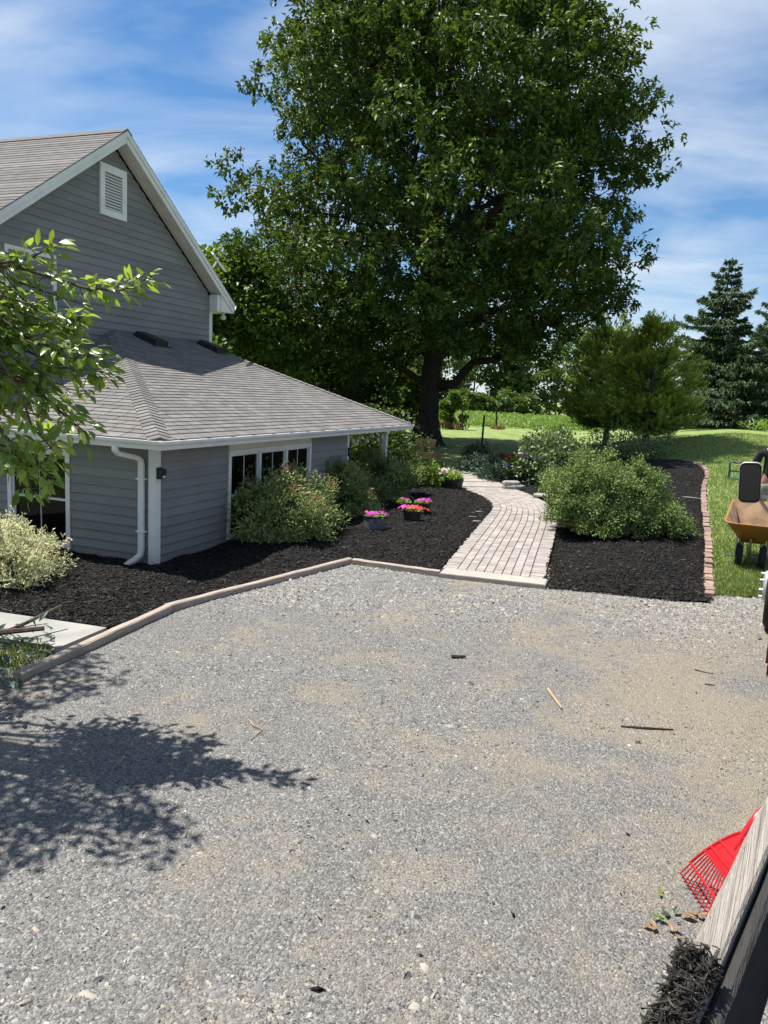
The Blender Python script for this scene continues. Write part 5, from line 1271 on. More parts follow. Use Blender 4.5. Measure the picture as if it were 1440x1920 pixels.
def planting(parent, r, z, n, leafmat_, leaf, h, flowers):
    th = rng.uniform(0, 6.283, n); R = r * np.sqrt(rng.random(n)); P = np.stack([R * np.cos(th), R * np.sin(th), z + h * rng.random(n) * (1 - .5 * (R / r) ** 2)], 1)
    D = unit(P * [1, 1, 0] / r * 1.2 + rdir(n) * .7 + [0, 0, .6])
    leafcloud('foliage', P, D, rdir(n) * .5 + [0, 0, 1], leaf[0] * rng.uniform(.7, 1.3, n), leaf[1], leafmat_, parent)
    for mat, cnt, cx, cy, sp, sz in flowers:
        c = []; nn = []
        for k in range(cnt):
            q = np.array([cx + rng.normal(0, sp), cy + rng.normal(0, sp), 0]); q[2] = z + h * (.75 + .35 * rng.random()) - .25 * max(0, np.hypot(q[0], q[1]) - r); c.append(q); nn.append(unit(np.array([q[0], q[1], .25]) + np.array([0, -.15, .15])))
        petals(c, nn, sz, mat, parent)

def round_pot(px, py, r, h, label, flowers, leafm=LM_bright):
    p = gp(px, py); x, y = float(p[0]), float(p[1]) + r * .9; z = ground(Z_LEFT, x, y) - .015
    o = empty('flower_pot', (x, y, z), 0, label, 'flower pot', 'flower pots in the mulch')
    mb = MB(); n = 40; rings = []
    for rr, hh, fl in ((.74, 0, 0), (.78, .02, .02), (.90, h * .55, .025), (.97, h * .86, .02), (1.05, h * .88, 0), (1.06, h, 0), (.96, h, 0), (.92, h * .85, 0)):
        rings.append([(r * (rr + fl * (1 if k % 4 < 2 else -1)) * math.cos(6.283 * k / n), r * (rr + fl * (1 if k % 4 < 2 else -1)) * math.sin(6.283 * k / n), hh) for k in range(n)])
    mb.loft(rings, False); mb.build('pot', M_pot, o)
    MB().lathe([(.001, h * .86), (r * .93, h * .85)], n=24).build('soil', M_soil, o)
    planting(o, r * .95, h * .87, 260, leafm, (.055, .028), .10, flowers)
    return o
round_pot(772, 989, .175, .24, 'dark ribbed flower pot of coral and magenta petunias nearest the path', [(LM_coral, 26, .05, -.04, .085, .034), (LM_magenta, 22, -.16, .0, .06, .034)])
round_pot(792, 975, .15, .22, 'dark flower pot of magenta petunias half hidden behind the coral ones', [(LM_magenta, 20, .02, 0, .06, .034)])
round_pot(752, 964, .19, .16, 'low dark flower pot with few flowers under the farthest spirea', [(LM_magenta, 9, .05, 0, .05, .032)])
# rectangular blue-grey planter
p = gp(702, 1004); x, y = float(p[0]), float(p[1]) + .12; z = ground(Z_LEFT, x, y) - .012
o = empty('flower_pot', (x, y, z), math.radians(24), 'rectangular blue grey tub of magenta petunias with ring handle', 'flower pot', 'flower pots in the mulch')
def rect_ring(a, b, z, c=.02): return [(-a + c, -b, z), (a - c, -b, z), (a, -b + c, z), (a, b - c, z), (a - c, b, z), (-a + c, b, z), (-a, b - c, z), (-a, -b + c, z)]
mb = MB(); mb.loft([rect_ring(.155, .12, 0), rect_ring(.158, .123, .005), rect_ring(.182, .145, .21)], True); mb.build('pot', M_blue, o)
mb = MB(); mb.loft([rect_ring(.19, .152, .205), rect_ring(.192, .154, .235), rect_ring(.175, .137, .236), rect_ring(.172, .134, .2)], False); mb.build('rim', M_black, o)
mb = MB(); mb.tube([(-.06 + .03 * math.cos(t), -.147 - .004, .155 + .03 * math.sin(t)) for t in [k * 6.283 / 14 for k in range(15)]], .004, 6); mb.build('ring_handle', M_blackmetal, o)
mb = MB(); mb.tube([(.193, .03 * math.cos(t), .155 + .03 * math.sin(t)) for t in [k * 6.283 / 14 for k in range(15)]], .004, 6); mb.build('ring_handle', M_blackmetal, o)
MB().box(-.17, .17, -.13, .13, .19, .205).build('soil', M_soil, o)
planting(o, .17, .2, 240, LM_bright, (.05, .025), .09, [(LM_magenta, 17, -.07, 0, .06, .036), (LM_magenta, 13, .10, .02, .05, .036)])
# half barrel
p = gp(845, 920); x, y = float(p[0]), float(p[1]) + .25; z = ground(Z_LEFT, x, y) - .04
o = empty('barrel_planter', (x, y, z), .3, 'large black half barrel planted with bright green leaves and pale flowers', 'planter')
mb = MB(); n = 40; rings = []
for rr, hh in ((.27, 0), (.30, .16), (.325, .34), (.335, .46), (.348, .465), (.348, .50), (.315, .50), (.31, .44)): rings.append([(rr * (1 + (.008 if k % 3 else -.012)) * math.cos(6.283 * k / n), rr * (1 + (.008 if k % 3 else -.012)) * math.sin(6.283 * k / n), hh) for k in range(n)])
mb.loft(rings, False); mb.build('barrel', M_barrel, o); MB().lathe([(.001, .455), (.312, .45)], n=24).build('soil', M_soil, o)
for hh in (.10, .36): MB().lathe([(.29 + .09 * hh, hh), (.3 + .09 * hh, hh), (.302 + .09 * hh, hh + .03), (.292 + .09 * hh, hh + .03)], n=40).build('hoop', M_blackmetal, o)
planting(o, .3, .46, 380, LM_bright, (.11, .04), .30, [(LM_pale, 30, -.24, -.1, .09, .03)])

# ------------------------------------------------------------------ tiered wooden planter under the oak
M_cedar = pm('cedar_board', (0.22, 0.145, 0.09), (0.15, 0.10, 0.065), scale=6, rough=0.8, stretch=(1, 10, 10), piece=.15)
p = gp(797, 884); x, y = float(p[0]), float(p[1]) + .4
o = empty('tiered_planter', (x, y, float(T(x, y))), .35, 'three tier wooden planter standing in the shade before the oak', 'planter')
for k, (r, z, tw_) in enumerate(((.80, .02, 0.0), (.72, .40, math.radians(18)), (.42, .78, math.radians(60)))):
    h = .24
    for s_ in range(3):
        t0, t1 = tw_ + s_ * 2.0944, tw_ + (s_ + 1) * 2.0944
        a = (r * math.cos(t0), r * math.sin(t0)); b = (r * math.cos(t1), r * math.sin(t1)); rr = (r - .06) / r; f = .86
        MB().loft([[(a[0] * f, a[1] * f, z), (a[0], a[1], z + h), (a[0] * rr, a[1] * rr, z + h), (a[0] * rr * f, a[1] * rr * f, z)], [(b[0] * f, b[1] * f, z), (b[0], b[1], z + h), (b[0] * rr, b[1] * rr, z + h), (b[0] * rr * f, b[1] * rr * f, z)]]).build('board', M_cedar, o)
    mb = MB(); q = [(r * .87 * math.cos(tw_ + s_ * 2.0944), r * .87 * math.sin(tw_ + s_ * 2.0944)) for s_ in range(3)]; mb.loft([[(a[0], a[1], z + .10) for a in q], [(a[0], a[1], z + h - .05) for a in q]]); mb.build('soil', M_soil, o)
MB().tube([(0, 0, 0), (0, 0, .72)], .05, 8).build('post', M_cedar, o)

# ------------------------------------------------------------------ stones beside the path
def rock(name, label, c, sx, sy, sz, rz=0, mat=None, group=None):
    mb = MB(); n = 12; ph = [random.uniform(.85, 1.12) for _ in range(n)]
    rings = [[(sx * s_ * ph[k] * math.cos(6.283 * k / n), sy * s_ * ph[k] * math.sin(6.283 * k / n), z + random.uniform(-.1, .1) * sz) for k in range(n)] for s_, z in ((.93, 0), (1.0, sz * .4), (.96, sz * .85), (.8, sz))]
    mb.loft(rings); o = mb.build(name, mat or M_stone); o.location = c; o.rotation_euler = (random.uniform(-.04, .04), random.uniform(-.04, .04), rz)
    return tag(o, label, 'stone', group)
p = gp(958, 922); x, y = float(p[0]) + .1, float(p[1]) + .2; z = float(T(x, y))
rock('flat_stone', 'lower flat stone of the stack at the end of the path', (x, y, z), .31, .2, .15, .1, group='flat stones by the path')
rock('flat_stone', 'upper flat stone of the stack at the end of the path', (x - .06, y + .05, z + .152), .28, .18, .10, .3, group='flat stones by the path')
p = gp(1014, 938); rock('flat_stone', 'pale flat stone between the path bend and the clipped shrub', (float(p[0]) + .05, float(p[1]) + .1, float(T(p[0], p[1])) + .07), .26, .2, .07, .4, group='flat stones by the path')
p = gp(996, 880); rock('flat_stone', 'grey rock in the shade at the left of the hibiscus', (float(p[0]), float(p[1]), float(T(p[0], p[1]))), .35, .3, .22, .4, group='flat stones by the path')
for px, py, s_, lb in ((893, 985, .10, 'sliver of pale bark lying on the mulch beside the path'), (897, 966, .08, 'chip of brown bark on the mulch near the path bend'), (886, 978, .09, 'short stick of pale bark on the mulch left of the path')):
    p = gp(px, py); o = rock('bark_chip', lb, (float(p[0]), float(p[1]), ground(Z_LEFT, float(p[0]), float(p[1])) + .008), s_, s_ * .35, .02, random.uniform(-.6, .4), group='bark chips on the mulch'); o['category'] = 'bark'
p = gp(1296, 937); o = rock('pale_strip', 'short pale stick lying on the mulch right of the clipped shrub', (float(p[0]), float(p[1]), ground(Z_RIGHT, float(p[0]), float(p[1])) + .01), .22, .03, .025, -.5); o['category'] = 'stick'

# ------------------------------------------------------------------ litter on the drive
M_stickd = pm('dark_stick', (0.03, 0.022, 0.018), (0.06, 0.045, 0.035), scale=20, rough=0.9)
M_stickp = pm('pale_stick', (0.42, 0.30, 0.18), (0.34, 0.24, 0.15), scale=20, rough=0.8)
def stick(label, pts, r, mat):
    P = [gp(px, py) + [0, 0, r * .8 + .002] for px, py in pts]
    c = P[0].copy(); c[2] = 0
    mb = MB(); mb.tube([q - c + [0, 0, 0] for q in P], [r] * (len(P) - 1) + [r * .6], 6); o = mb.build('stick', mat); o.location = tuple(c); return tag(o, label, 'stick', 'sticks on the drive')
stick('long straight dark stick on the gravel at the right', [(1164, 1364), (1210, 1367), (1262, 1370)], .009, M_stickd)
stick('pale forked stick on the gravel left of the dark straight one', [(1027, 1294), (1040, 1312), (1053, 1330)], .012, M_stickp)
stick('short dark piece of bark on the gravel below the path', [(846, 1233), (860, 1234), (873, 1233)], .016, M_stickd)
stick('thin curved pale twig at the edge of the cherry shade', [(466, 1350), (476, 1362), (492, 1368), (470, 1388)], .005, M_stickp)
stick('thin dark twig on the gravel at the upper right', [(1302, 1256), (1322, 1262), (1338, 1264)], .005, M_stickd)
stick('short dark twig on the gravel near the right edge', [(1321, 1284), (1340, 1286)], .007, M_stickd)
for px, py, mat, lb, s_ in ((1236, 1722, LM_bright, 'small green leaf lying on the gravel near the rake', .045), (1256, 1718, LM_hosta, 'dark grey green leaf curled on the gravel near the rake', .05), (1229, 1742, LM_dry, 'brown dead leaf on the gravel left of the rake', .05), (1262, 1752, LM_dry, 'tan dead leaf on the gravel lowest of the litter', .045),
                            (1308, 1722, LM_dry, 'big dry brown leaf at the rake tines by the plank', .08), (1236, 1676, LM_bright, 'green leaf scrap on the gravel left of the rake tines', .03)):
    p = gp(px, py); m = 3
    o = leafcloud('fallen_leaf', np.repeat((p + [0, 0, .014])[None], m, 0) + rng.normal(0, .008, (m, 3)) * [1, 1, .1], rdir(m) * [1, 1, .15], rdir(m) * .25 + [0, 0, 1], s_, s_ * .55, mat, None, np.full(m, .3), droop=-.2, fine=True)
    tag(o, lb, 'leaf', 'fallen leaves on the drive')
nS = 260; Yv = 2.8 + 7.2 * rng.random(nS); X = rng.uniform(-.1, .52, nS) * Yv; C = np.stack([X, Yv, drive_z(X, Yv) + .006], 1); D = rdir(nS) * [1, 1, .1]; S = np.cross(unit(D), [0, 0, 1.]); L = rng.gamma(2, .0035, nS)[:, None] + .004
V = np.stack([C - D * L, C + D * L, C + S * L * .3 + [0, 0, .006], C - S * L * .3 + [0, 0, .004]], 1).reshape(-1, 3); i = np.arange(nS)[:, None] * 4
tag(np_mesh('mulch_crumbs', V, np.concatenate([i + [0, 2, 1], i + [0, 1, 3], i + [0, 3, 2], i + [1, 2, 3]]), M_shred, None, np.repeat(rng.random(nS), 4)), 'crumbs of black mulch spilt on the gravel', 'mulch', kind='stuff')

# ------------------------------------------------------------------ fence posts
M_post = pm('dark_post', (0.03, 0.028, 0.025), (0.05, 0.045, 0.04), scale=12, rough=0.9)
for px, pyb, pyt, dxp, r, lb in ((867, 808, 769, 0, .06, 'dark fence post just right of the oak trunk'), (931, 804, 766, 0, .07, 'dark fence post right of the leaning one at the corn'), (903, 838, 779, 5, .05, 'nearer thin metal post leaning on the lawn')):
    b0 = gp(px, pyb); t0 = at(px + dxp, pyt, b0[1]); d = t0 - b0; hh = float(np.linalg.norm(d))
    mb = MB(); mb.tube([(0, 0, -.2), tuple(d * .5), tuple(d)], [r, r, r * .9], 8)
    if dxp: mb.box(-.012, .012, -.06, .06, .05, hh * .9)
    o = mb.build('fence_post', M_post); o.location = tuple(b0); tag(o, lb, 'fence post', 'fence posts by the cornfield')

# wooden frame at the right edge
M_grey = pm('grey_wood', (0.23, 0.17, 0.14), (0.16, 0.12, 0.10), scale=8, rough=.9)
b0 = gp(1436, 806); o = empty('wooden_frame', (float(b0[0]), float(b0[1]), float(b0[2])), 0, 'weathered wooden frame with a slanted beam before the spruces', 'frame')
def rel(px, py): return tuple(at(px, py, float(b0[1])) - b0)
MB().tube([rel(1437, 806), rel(1438, 760), rel(1436, 722)], [.09, .08, .06], 8).build('upright', M_grey, o)
MB().beam(rel(1412, 787), rel(1446, 776), .12, .14).build('slanted_beam', M_grey, o)
MB().beam(rel(1446, 806), rel(1446, 774), .1, .1).build('brace', M_grey, o)
b1 = rel(1432, 806); MB().box(b1[0] - .15, b1[0] + .45, -.3, .2, -.05, .13).build('foot', M_conc, o)

# ------------------------------------------------------------------ garden kneeler
M_green = pm('green_paint', (0.012, 0.05, 0.042), (0.018, 0.06, 0.05), scale=5, rough=0.4, spec=.5)
M_pad = pm('teal_foam', (0.03, 0.16, 0.14), (0.025, 0.13, 0.11), scale=10, rough=.8)
b0 = gp(1377, 903); s_ = float(b0[1]) / 1440
o = empty('garden_kneeler', tuple(float(v) for v in b0), math.radians(-20), 'folding green garden kneeler standing on the lawn', 'kneeler')
wk, hk = 21 * s_ / 2 * 1.05, 39 * s_
for sx in (-1, 1):
    x = sx * wk; MB().tube([(x * 1.1, -.16, 0), (x, -.10, hk * .12), (x * .95, -.09, hk * .55), (x * 1.02, -.07, hk * .95), (x * .98, 0, hk), (x * 1.02, .07, hk * .95), (x * .95, .09, hk * .55), (x, .1, hk * .12), (x * 1.1, .16, 0)], .022, 7).build('side_frame', M_green, o, True)
MB().tube([(-wk, -.06, hk * .97), (-wk * .4, -.05, hk * .93), (0, -.05, hk * .90), (wk * .4, -.05, hk * .93), (wk, -.06, hk * .97)], .022, 7).build('top_bar', M_green, o, True)
MB().tube([(-wk, 0, hk * .50), (wk, 0, hk * .50)], .022, 7).build('cross_bar', M_green, o)
MB().bevbox(-wk * 1.05, wk * 1.05, -.13, .13, hk * .10, hk * .19, .02).build('pad', M_pad, o)

# ------------------------------------------------------------------ wheelbarrow
M_tray = pm('orange_poly', (0.31, 0.14, 0.03), (0.18, 0.095, 0.04), scale=4, rough=0.6, bump=.1, bscale=30, contrast=(.42, .8), detail=8)
M_rubber = pm('tyre_rubber', (0.012, 0.012, 0.012), (0.022, 0.022, 0.022), scale=10, rough=.85)
M_wood = pm('handle_wood', (0.36, 0.25, 0.15), (0.28, 0.19, 0.11), scale=8, rough=.7, stretch=(10, 1, 10))
M_steel = pm('grey_steel', (0.28, 0.28, 0.28), (0.2, 0.2, 0.2), scale=8, rough=.4, metal=.8)
b0 = gp(1404, 1068)
o = empty('wheelbarrow', tuple(float(v) for v in b0), -math.radians(26), 'orange two wheeled wheelbarrow standing on the grass', 'wheelbarrow')
def rrect(hx0, hx1, y0, y1, z0, z1, c=.08, n=5):
    """rounded ring; half-width hx0 at y0 and hx1 at y1, height z0 at y0 and z1 at y1"""
    pts = []
    for cx, cy, a0, hx, z in ((1, y1, 0, hx1, z1), (-1, y1, 90, hx1, z1), (-1, y0, 180, hx0, z0), (1, y0, 270, hx0, z0)):
        for k in range(n):
            t = math.radians(a0 + 90 * k / (n - 1)); xx = cx * (hx - c) + c * math.cos(t); yy = (cy - c if cy == y1 else cy + c) + c * math.sin(t)
            f = (yy - y0) / (y1 - y0); pts.append((xx, yy, z0 + (z1 - z0) * f))
    return pts
M_dirt = pm('dried_mud', (0.15, 0.095, 0.055), (0.26, 0.17, 0.10), scale=5, rough=.9, bump=.2, bscale=30, detail=7)
rs_ = [rrect(.15, .20, .0, .62, .42, .44), rrect(.17, .23, -.04, .68, .43, .46), rrect(.40, .36, -.34, .98, .73, .96, .12), rrect(.425, .385, -.365, 1.005, .735, .965, .12), rrect(.425, .385, -.365, 1.005, .755, .985, .12), rrect(.40, .36, -.34, .98, .756, .986, .12)]
mb = MB(); mb.loft(rs_, False); mb.add(rs_[0], [tuple(range(len(rs_[0]) - 1, -1, -1))]); mb.build('tray', M_tray, o, True)
ri_ = [rrect(.40, .36, -.34, .98, .7555, .9855, .12), rrect(.385, .345, -.325, .965, .745, .975, .12), rrect(.17, .22, -.02, .66, .47, .50), rrect(.14, .18, .02, .60, .455, .475)]
mb = MB(); mb.loft(ri_, False); mb.add(ri_[-1], [tuple(range(len(ri_[-1])))]); mb.build('tray_lining', M_dirt, o, True)
for x in (-.165, .165):
    wh = bpy.data.objects.new('wheel', None); COL.objects.link(wh); wh.parent = o; wh.location = (x, -.05, .207)
    MB().lathe([(.11, -.035), (.165, -.052), (.195, -.042), (.207, -.015), (.207, .015), (.195, .042), (.165, .052), (.11, .035), (.11, -.035)], n=28, axis='X').build('tyre', M_rubber, wh, True)
    MB().lathe([(.001, -.03), (.05, -.032), (.112, -.03), (.112, .03), (.05, .032), (.001, .03)], n=20, axis='X').build('rim', M_steel, wh)
MB().tube([(-.36, -.05, .207), (.36, -.05, .207)], .011, 8).build('axle', M_steel, o)
for x in (-.02, .30, -.30):
    if x == -.30: continue
    MB().beam((x, -.16, .52), (x, -.03, .17), .035, .03).build('front_strut', M_steel, o)
for sx in (-1, 1):
    MB().beam((sx * .13, -.12, .40), (sx * .29, 1.55, .70), .04, .045).build('handle', M_wood, o)
    MB().tube([(sx * .17, .35, .47), (sx * .24, .55, .02), (sx * .24, .70, .02), (sx * .22, .85, .56)], .014, 7).build('leg', M_steel, o)

# ------------------------------------------------------------------ red rake leaning on the truck
M_red = pm('red_plastic', (0.55, 0.015, 0.02), (0.48, 0.012, 0.016), scale=4, rough=.35, spec=.5)
neck = gp(1394, 1566, .36); tipc = np.array([1.70, 3.44, .012])
o = empty('leaf_rake', tuple(float(v) for v in tipc), 0, 'red plastic leaf rake leaning behind the grey plank', 'rake')
nk = neck - tipc; side = unit(np.array([.06, -.998, 0.0])); axis_ = unit(nk); nrm3 = unit(np.cross(side, axis_))
if nrm3[0] > 0: nrm3 = -nrm3
Lh = float(np.linalg.norm(nk)); HW = .35
nt_ = 22
def fan(v, u, off=0.0):
    """v -1..1 across, u 0 (tips) .. 1 (neck)"""
    wdt = HW * (1 - u) ** .9 + .022
    return axis_ * Lh * u + side * v * wdt + nrm3 * (off + .018 * math.sin(math.pi * u) - .02 * v * v * (1 - u))
for k in range(nt_):
    v = -1 + 2 * k / (nt_ - 1)
    pts = [fan(v, u) for u in (.56, .42, .28, .14, .05)]; e = fan(v, 0.03); pts += [e + nrm3 * .004, e - nrm3 * .035 - axis_ * .012]
    MB().tube(pts, [.0042] * 5 + [.004, .003], 5).build('tine', M_red, o)
mb = MB(); us = np.linspace(.50, .97, 9); rings = []
for u in us: rings.append([Vector(fan(v, u, .004)) for v in np.linspace(-1, 1, 9)] + [Vector(fan(v, u, -.004)) for v in np.linspace(1, -1, 9)])
mb.loft(rings); mb.build('plate', M_red, o)
for u in (.24, .5, .60, .74): MB().tube([fan(v, u, .006) for v in np.linspace(-1.02, 1.02, 13)], .0062, 6).build('cross_rib', M_red, o)
for v in (-1, 1): MB().tube([fan(v, u, .006) for u in np.linspace(.24, 1.0, 10)], .007, 6).build('edge_rib', M_red, o)
n0 = fan(0, .95); n1 = gp(1427, 1520, .5) - tipc
MB().tube([n0 - axis_ * .08, n0, (n0 + n1) / 2, n1], [.012, .02, .021, .019], 10).build('socket', M_red, o, True)
MB().tube([n1 - unit(n1 - n0) * .05, n1, np.array([1.86, 2.9, 1.4]) - tipc], .014, 8).build('handle', M_wood, o)

# ------------------------------------------------------------------ truck with plank-sided bed (camera stands in it)
M_truckred = pm('dark_red_paint', (0.16, 0.012, 0.016), (0.13, 0.01, 0.013), scale=2, rough=.3, coat=.5)
M_chrome = pm('dull_chrome', (0.5, 0.5, 0.49), (0.4, 0.4, 0.4), scale=10, rough=.4, metal=.4)
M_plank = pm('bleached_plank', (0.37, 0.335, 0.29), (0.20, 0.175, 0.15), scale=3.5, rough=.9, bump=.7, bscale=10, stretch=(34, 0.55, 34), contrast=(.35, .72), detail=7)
M_plankd = pm('dark_plank', (0.05, 0.046, 0.043), (0.03, 0.028, 0.026), scale=4, rough=.9, bump=.5, bscale=14, stretch=(18, .9, 18))  # darker wood for the plank's inner face and the bed
M_mirror = pm('mirror_glass', (0.6, 0.62, 0.62), (0.6, 0.62, 0.62), rough=.02, metal=1)
hd = math.radians(28.5); dv = np.array([math.sin(hd), math.cos(hd)]); nv = np.array([-math.cos(hd), math.sin(hd)])
o0 = dv * 5.0 - nv * .92
truck = empty('truck', (o0[0], o0[1], 0), -hd, 'dark red work truck with plank sided bed at the right edge', 'truck')
def tl_(al, lat, z): return (-(lat + .92), al - 5.0, z)
def wl(x, y, z):                                    # world to truck axes
    d = np.array([x, y]) - o0; return (-(float(d @ nv)), float(d @ dv), z)
# plank on the near side (bleached top)
bd = unit(np.array([[.475, .655]]))[0]; bn = np.array([-bd[1], bd[0]])
e0 = np.array([.634, 1.348]) - bd * .75; e1_ = e0 + bd * 3.4
def plank(p0, p1, thick, z0, z1, nm, mat, lab=None):
    rings = []; k = 24
    for i in range(k + 1):
        f = i / k; c = p0 + (p1 - p0) * f; j = random.uniform(-.0025, .0025); q = c - bn * thick
        rings.append([wl(*(c + bn * j), z0), wl(*(c + bn * j), z1 - .008 + j), wl(*(c - bn * .008), z1 + j), wl(*(q + bn * .008), z1 + j * .5), wl(*(q + bn * j), z1 - .008), wl(*(q + bn * j), z0)])
    ob_ = MB().loft(rings).build(nm, mat, truck)
    if lab: ob_['label'] = lab
    return ob_
plank(e0, e1_, .058, 1.26, 1.45, 'side_plank', M_plank, 'bleached grey plank along the truck bed')
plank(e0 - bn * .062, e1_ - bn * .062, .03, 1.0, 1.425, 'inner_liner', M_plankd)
for k in (.2, 1.6, 3.1):
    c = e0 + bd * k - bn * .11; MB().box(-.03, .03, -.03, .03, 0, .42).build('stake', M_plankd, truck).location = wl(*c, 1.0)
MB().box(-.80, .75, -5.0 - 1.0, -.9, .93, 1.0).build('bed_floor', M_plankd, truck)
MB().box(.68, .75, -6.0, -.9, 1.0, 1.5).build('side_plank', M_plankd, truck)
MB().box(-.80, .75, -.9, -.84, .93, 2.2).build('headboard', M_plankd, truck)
MB().box(-.45, .45, -6.0, 5.4, .55, .75).build('chassis', M_black, truck)
# cab and bonnet
def cabring(al, z0, z1, z2, hw, hw2): return [tl_(al, .06, z0), tl_(al, .06, z1), tl_(al, .06 - (hw - hw2), z2), tl_(al, -1.90 + (hw - hw2), z2), tl_(al, -1.90, z1), tl_(al, -1.90, z0)]
mb = MB(); mb.loft([cabring(5.6, .75, 1.7, 2.45, 1, .88), cabring(5.7, .7, 1.72, 2.52, 1, .86), cabring(7.4, .7, 1.72, 2.52, 1, .86), cabring(8.05, .7, 1.68, 1.75, 1, .9)]); cab = mb.build('cab', M_truckred, truck, False)
mb = MB(); mb.loft([cabring(8.05, .75, 1.5, 1.66, 1, .85), cabring(10.3, .75, 1.42, 1.56, 1, .85), cabring(10.6, .8, 1.3, 1.4, 1, .85)]); mb.build('bonnet', M_truckred, truck)
MB().box(*sorted((tl_(0, .065, 0)[0], tl_(0, .055, 0)[0])), .75, 2.2, 1.75, 2.35).build('side_window', M_glass, truck)
dr_ = MB().box(tl_(0, .075, 0)[0], tl_(0, .06, 0)[0], .7, 2.35, .8, 1.7).build('door', M_truckred, truck)
MB().box(tl_(0, .11, 0)[0], tl_(0, .076, 0)[0], .8, .98, 1.5, 1.53).build('door_handle', M_chrome, dr_)
# flared front wing and wheel
wy = 9.78 - 5.0; wx = tl_(0, .21, 0)[0]
mb = MB(); rings = []
for k in range(13):
    t = math.radians(58 + 100 * k / 12); r0, r1 = .60, .70
    rings.append([(wx + .2, wy - r0 * math.cos(t), .52 + r0 * math.sin(t)), (wx + .02, wy - r0 * math.cos(t), .52 + r0 * math.sin(t)), (wx + .0, wy - (r0 + .03) * math.cos(t), .52 + (r0 + .03) * math.sin(t)), (wx + .06, wy - r1 * math.cos(t), .52 + r1 * math.sin(t)), (wx + .2, wy - (r1 + .03) * math.cos(t), .52 + (r1 + .05) * math.sin(t))])
mb.loft(rings); mb.build('wing_flare', M_truckred, truck, False)
M_lip = pm('worn_lip', (.42, .36, .27), (.3, .25, .18), scale=9, rough=.6)
MB().tube([(wx - .0, wy - .61 * math.cos(t), .52 + .61 * math.sin(t)) for t in [math.radians(52 + 108 * k / 16) for k in range(17)]], .026, 8).build('wing_lip', M_lip, truck, True)
for al_, lat_, nm in ((9.78, .21, 'wheel'), (9.78, -1.74, 'wheel'), (2.4, -.2, 'wheel'), (2.4, -1.5, 'wheel')):
    wh = bpy.data.objects.new(nm, None); COL.objects.link(wh); wh.parent = truck
    sg = -1 if lat_ > -.9 else 1
    wh.location = (tl_(0, lat_, 0)[0], al_ - 5.0, .5); wh.rotation_euler = (0, 0, 0 if sg < 0 else math.pi)
    MB().lathe([(.30, 0.02), (.34, .0), (.44, .0), (.485, .03), (.50, .08), (.50, .19), (.485, .24), (.44, .27), (.30, .26)], n=48, axis='X').build('tyre', M_rubber, wh, True)
    MB().lathe([(.001, -.03), (.08, -.03), (.10, .0), (.17, .02), (.20, .06), (.27, .07), (.295, .03), (.305, .03), (.305, .24), (.001, .24)], n=40, axis='X').build('rim', M_steel, wh, True)
    if lat_ == .21:
        for k in range(8):
            t = 6.283 * k / 8 + .2; MB().lathe([(.001, -.085), (.012, -.08), (.017, -.05), (.021, -.02), (.021, .04)], (0, .145 * math.cos(t), .145 * math.sin(t)), 10, 'X').build('lug_nut', M_chrome, wh)
        MB().lathe([(.001, -.05), (.165, -.04), (.185, .0), (.185, .05)], n=32, axis='X').build('hub_plate', M_chrome, wh, True)
# door mirror
mc = at(1406, 905, 6.75); mirror = bpy.data.objects.new('door_mirror', None); COL.objects.link(mirror); mirror.parent = truck
mirror.location = wl(mc[0], mc[1], mc[2]); mirror.rotation_euler = (math.radians(3), math.radians(-3.5), math.radians(2))
hw_, hh_ = .086, .176
def mring(f, y, c=.045): return [(v[0], y, v[1] * 1.0) for v in [(x_, z_) for x_, z_, _ in [(a, b, 0) for a, b, _ in rrect(hw_ * f, hw_ * f, -hh_ * f, hh_ * f, 0, 0, c * f)]]]
mb = MB(); mb.loft([mring(.97, 0), mring(1.0, .006), mring(1.0, .04), mring(.85, .085), mring(.5, .10)]); mb.build('housing', M_black, mirror, True)
MB().loft([mring(1.0, -.004), mring(1.03, .002), mring(1.03, .03), mring(1.0, .034)]).build('rim', M_chrome, mirror, True)
MB().loft([mring(.90, -.006), mring(.90, -.003)]).build('mirror_glass', pm('dark_mirror', (.07, .07, .074), (.06, .06, .065), scale=2, rough=.04, metal=1), mirror)
MB().loft([mring(1.0, -.0075), mring(1.0, -.0045), mring(.88, -.0045), mring(.88, -.0075)], False).build('gasket', M_black, mirror)
MB().tube([(.07, .05, -.13), (.14, .05, -.24), (.30, .05, -.42)], .016, 8).build('lower_arm', M_chrome, mirror)
MB().tube([(.07, .05, -.13), (.40, .05, -.13)], .014, 8).build('upper_arm', M_chrome, mirror)

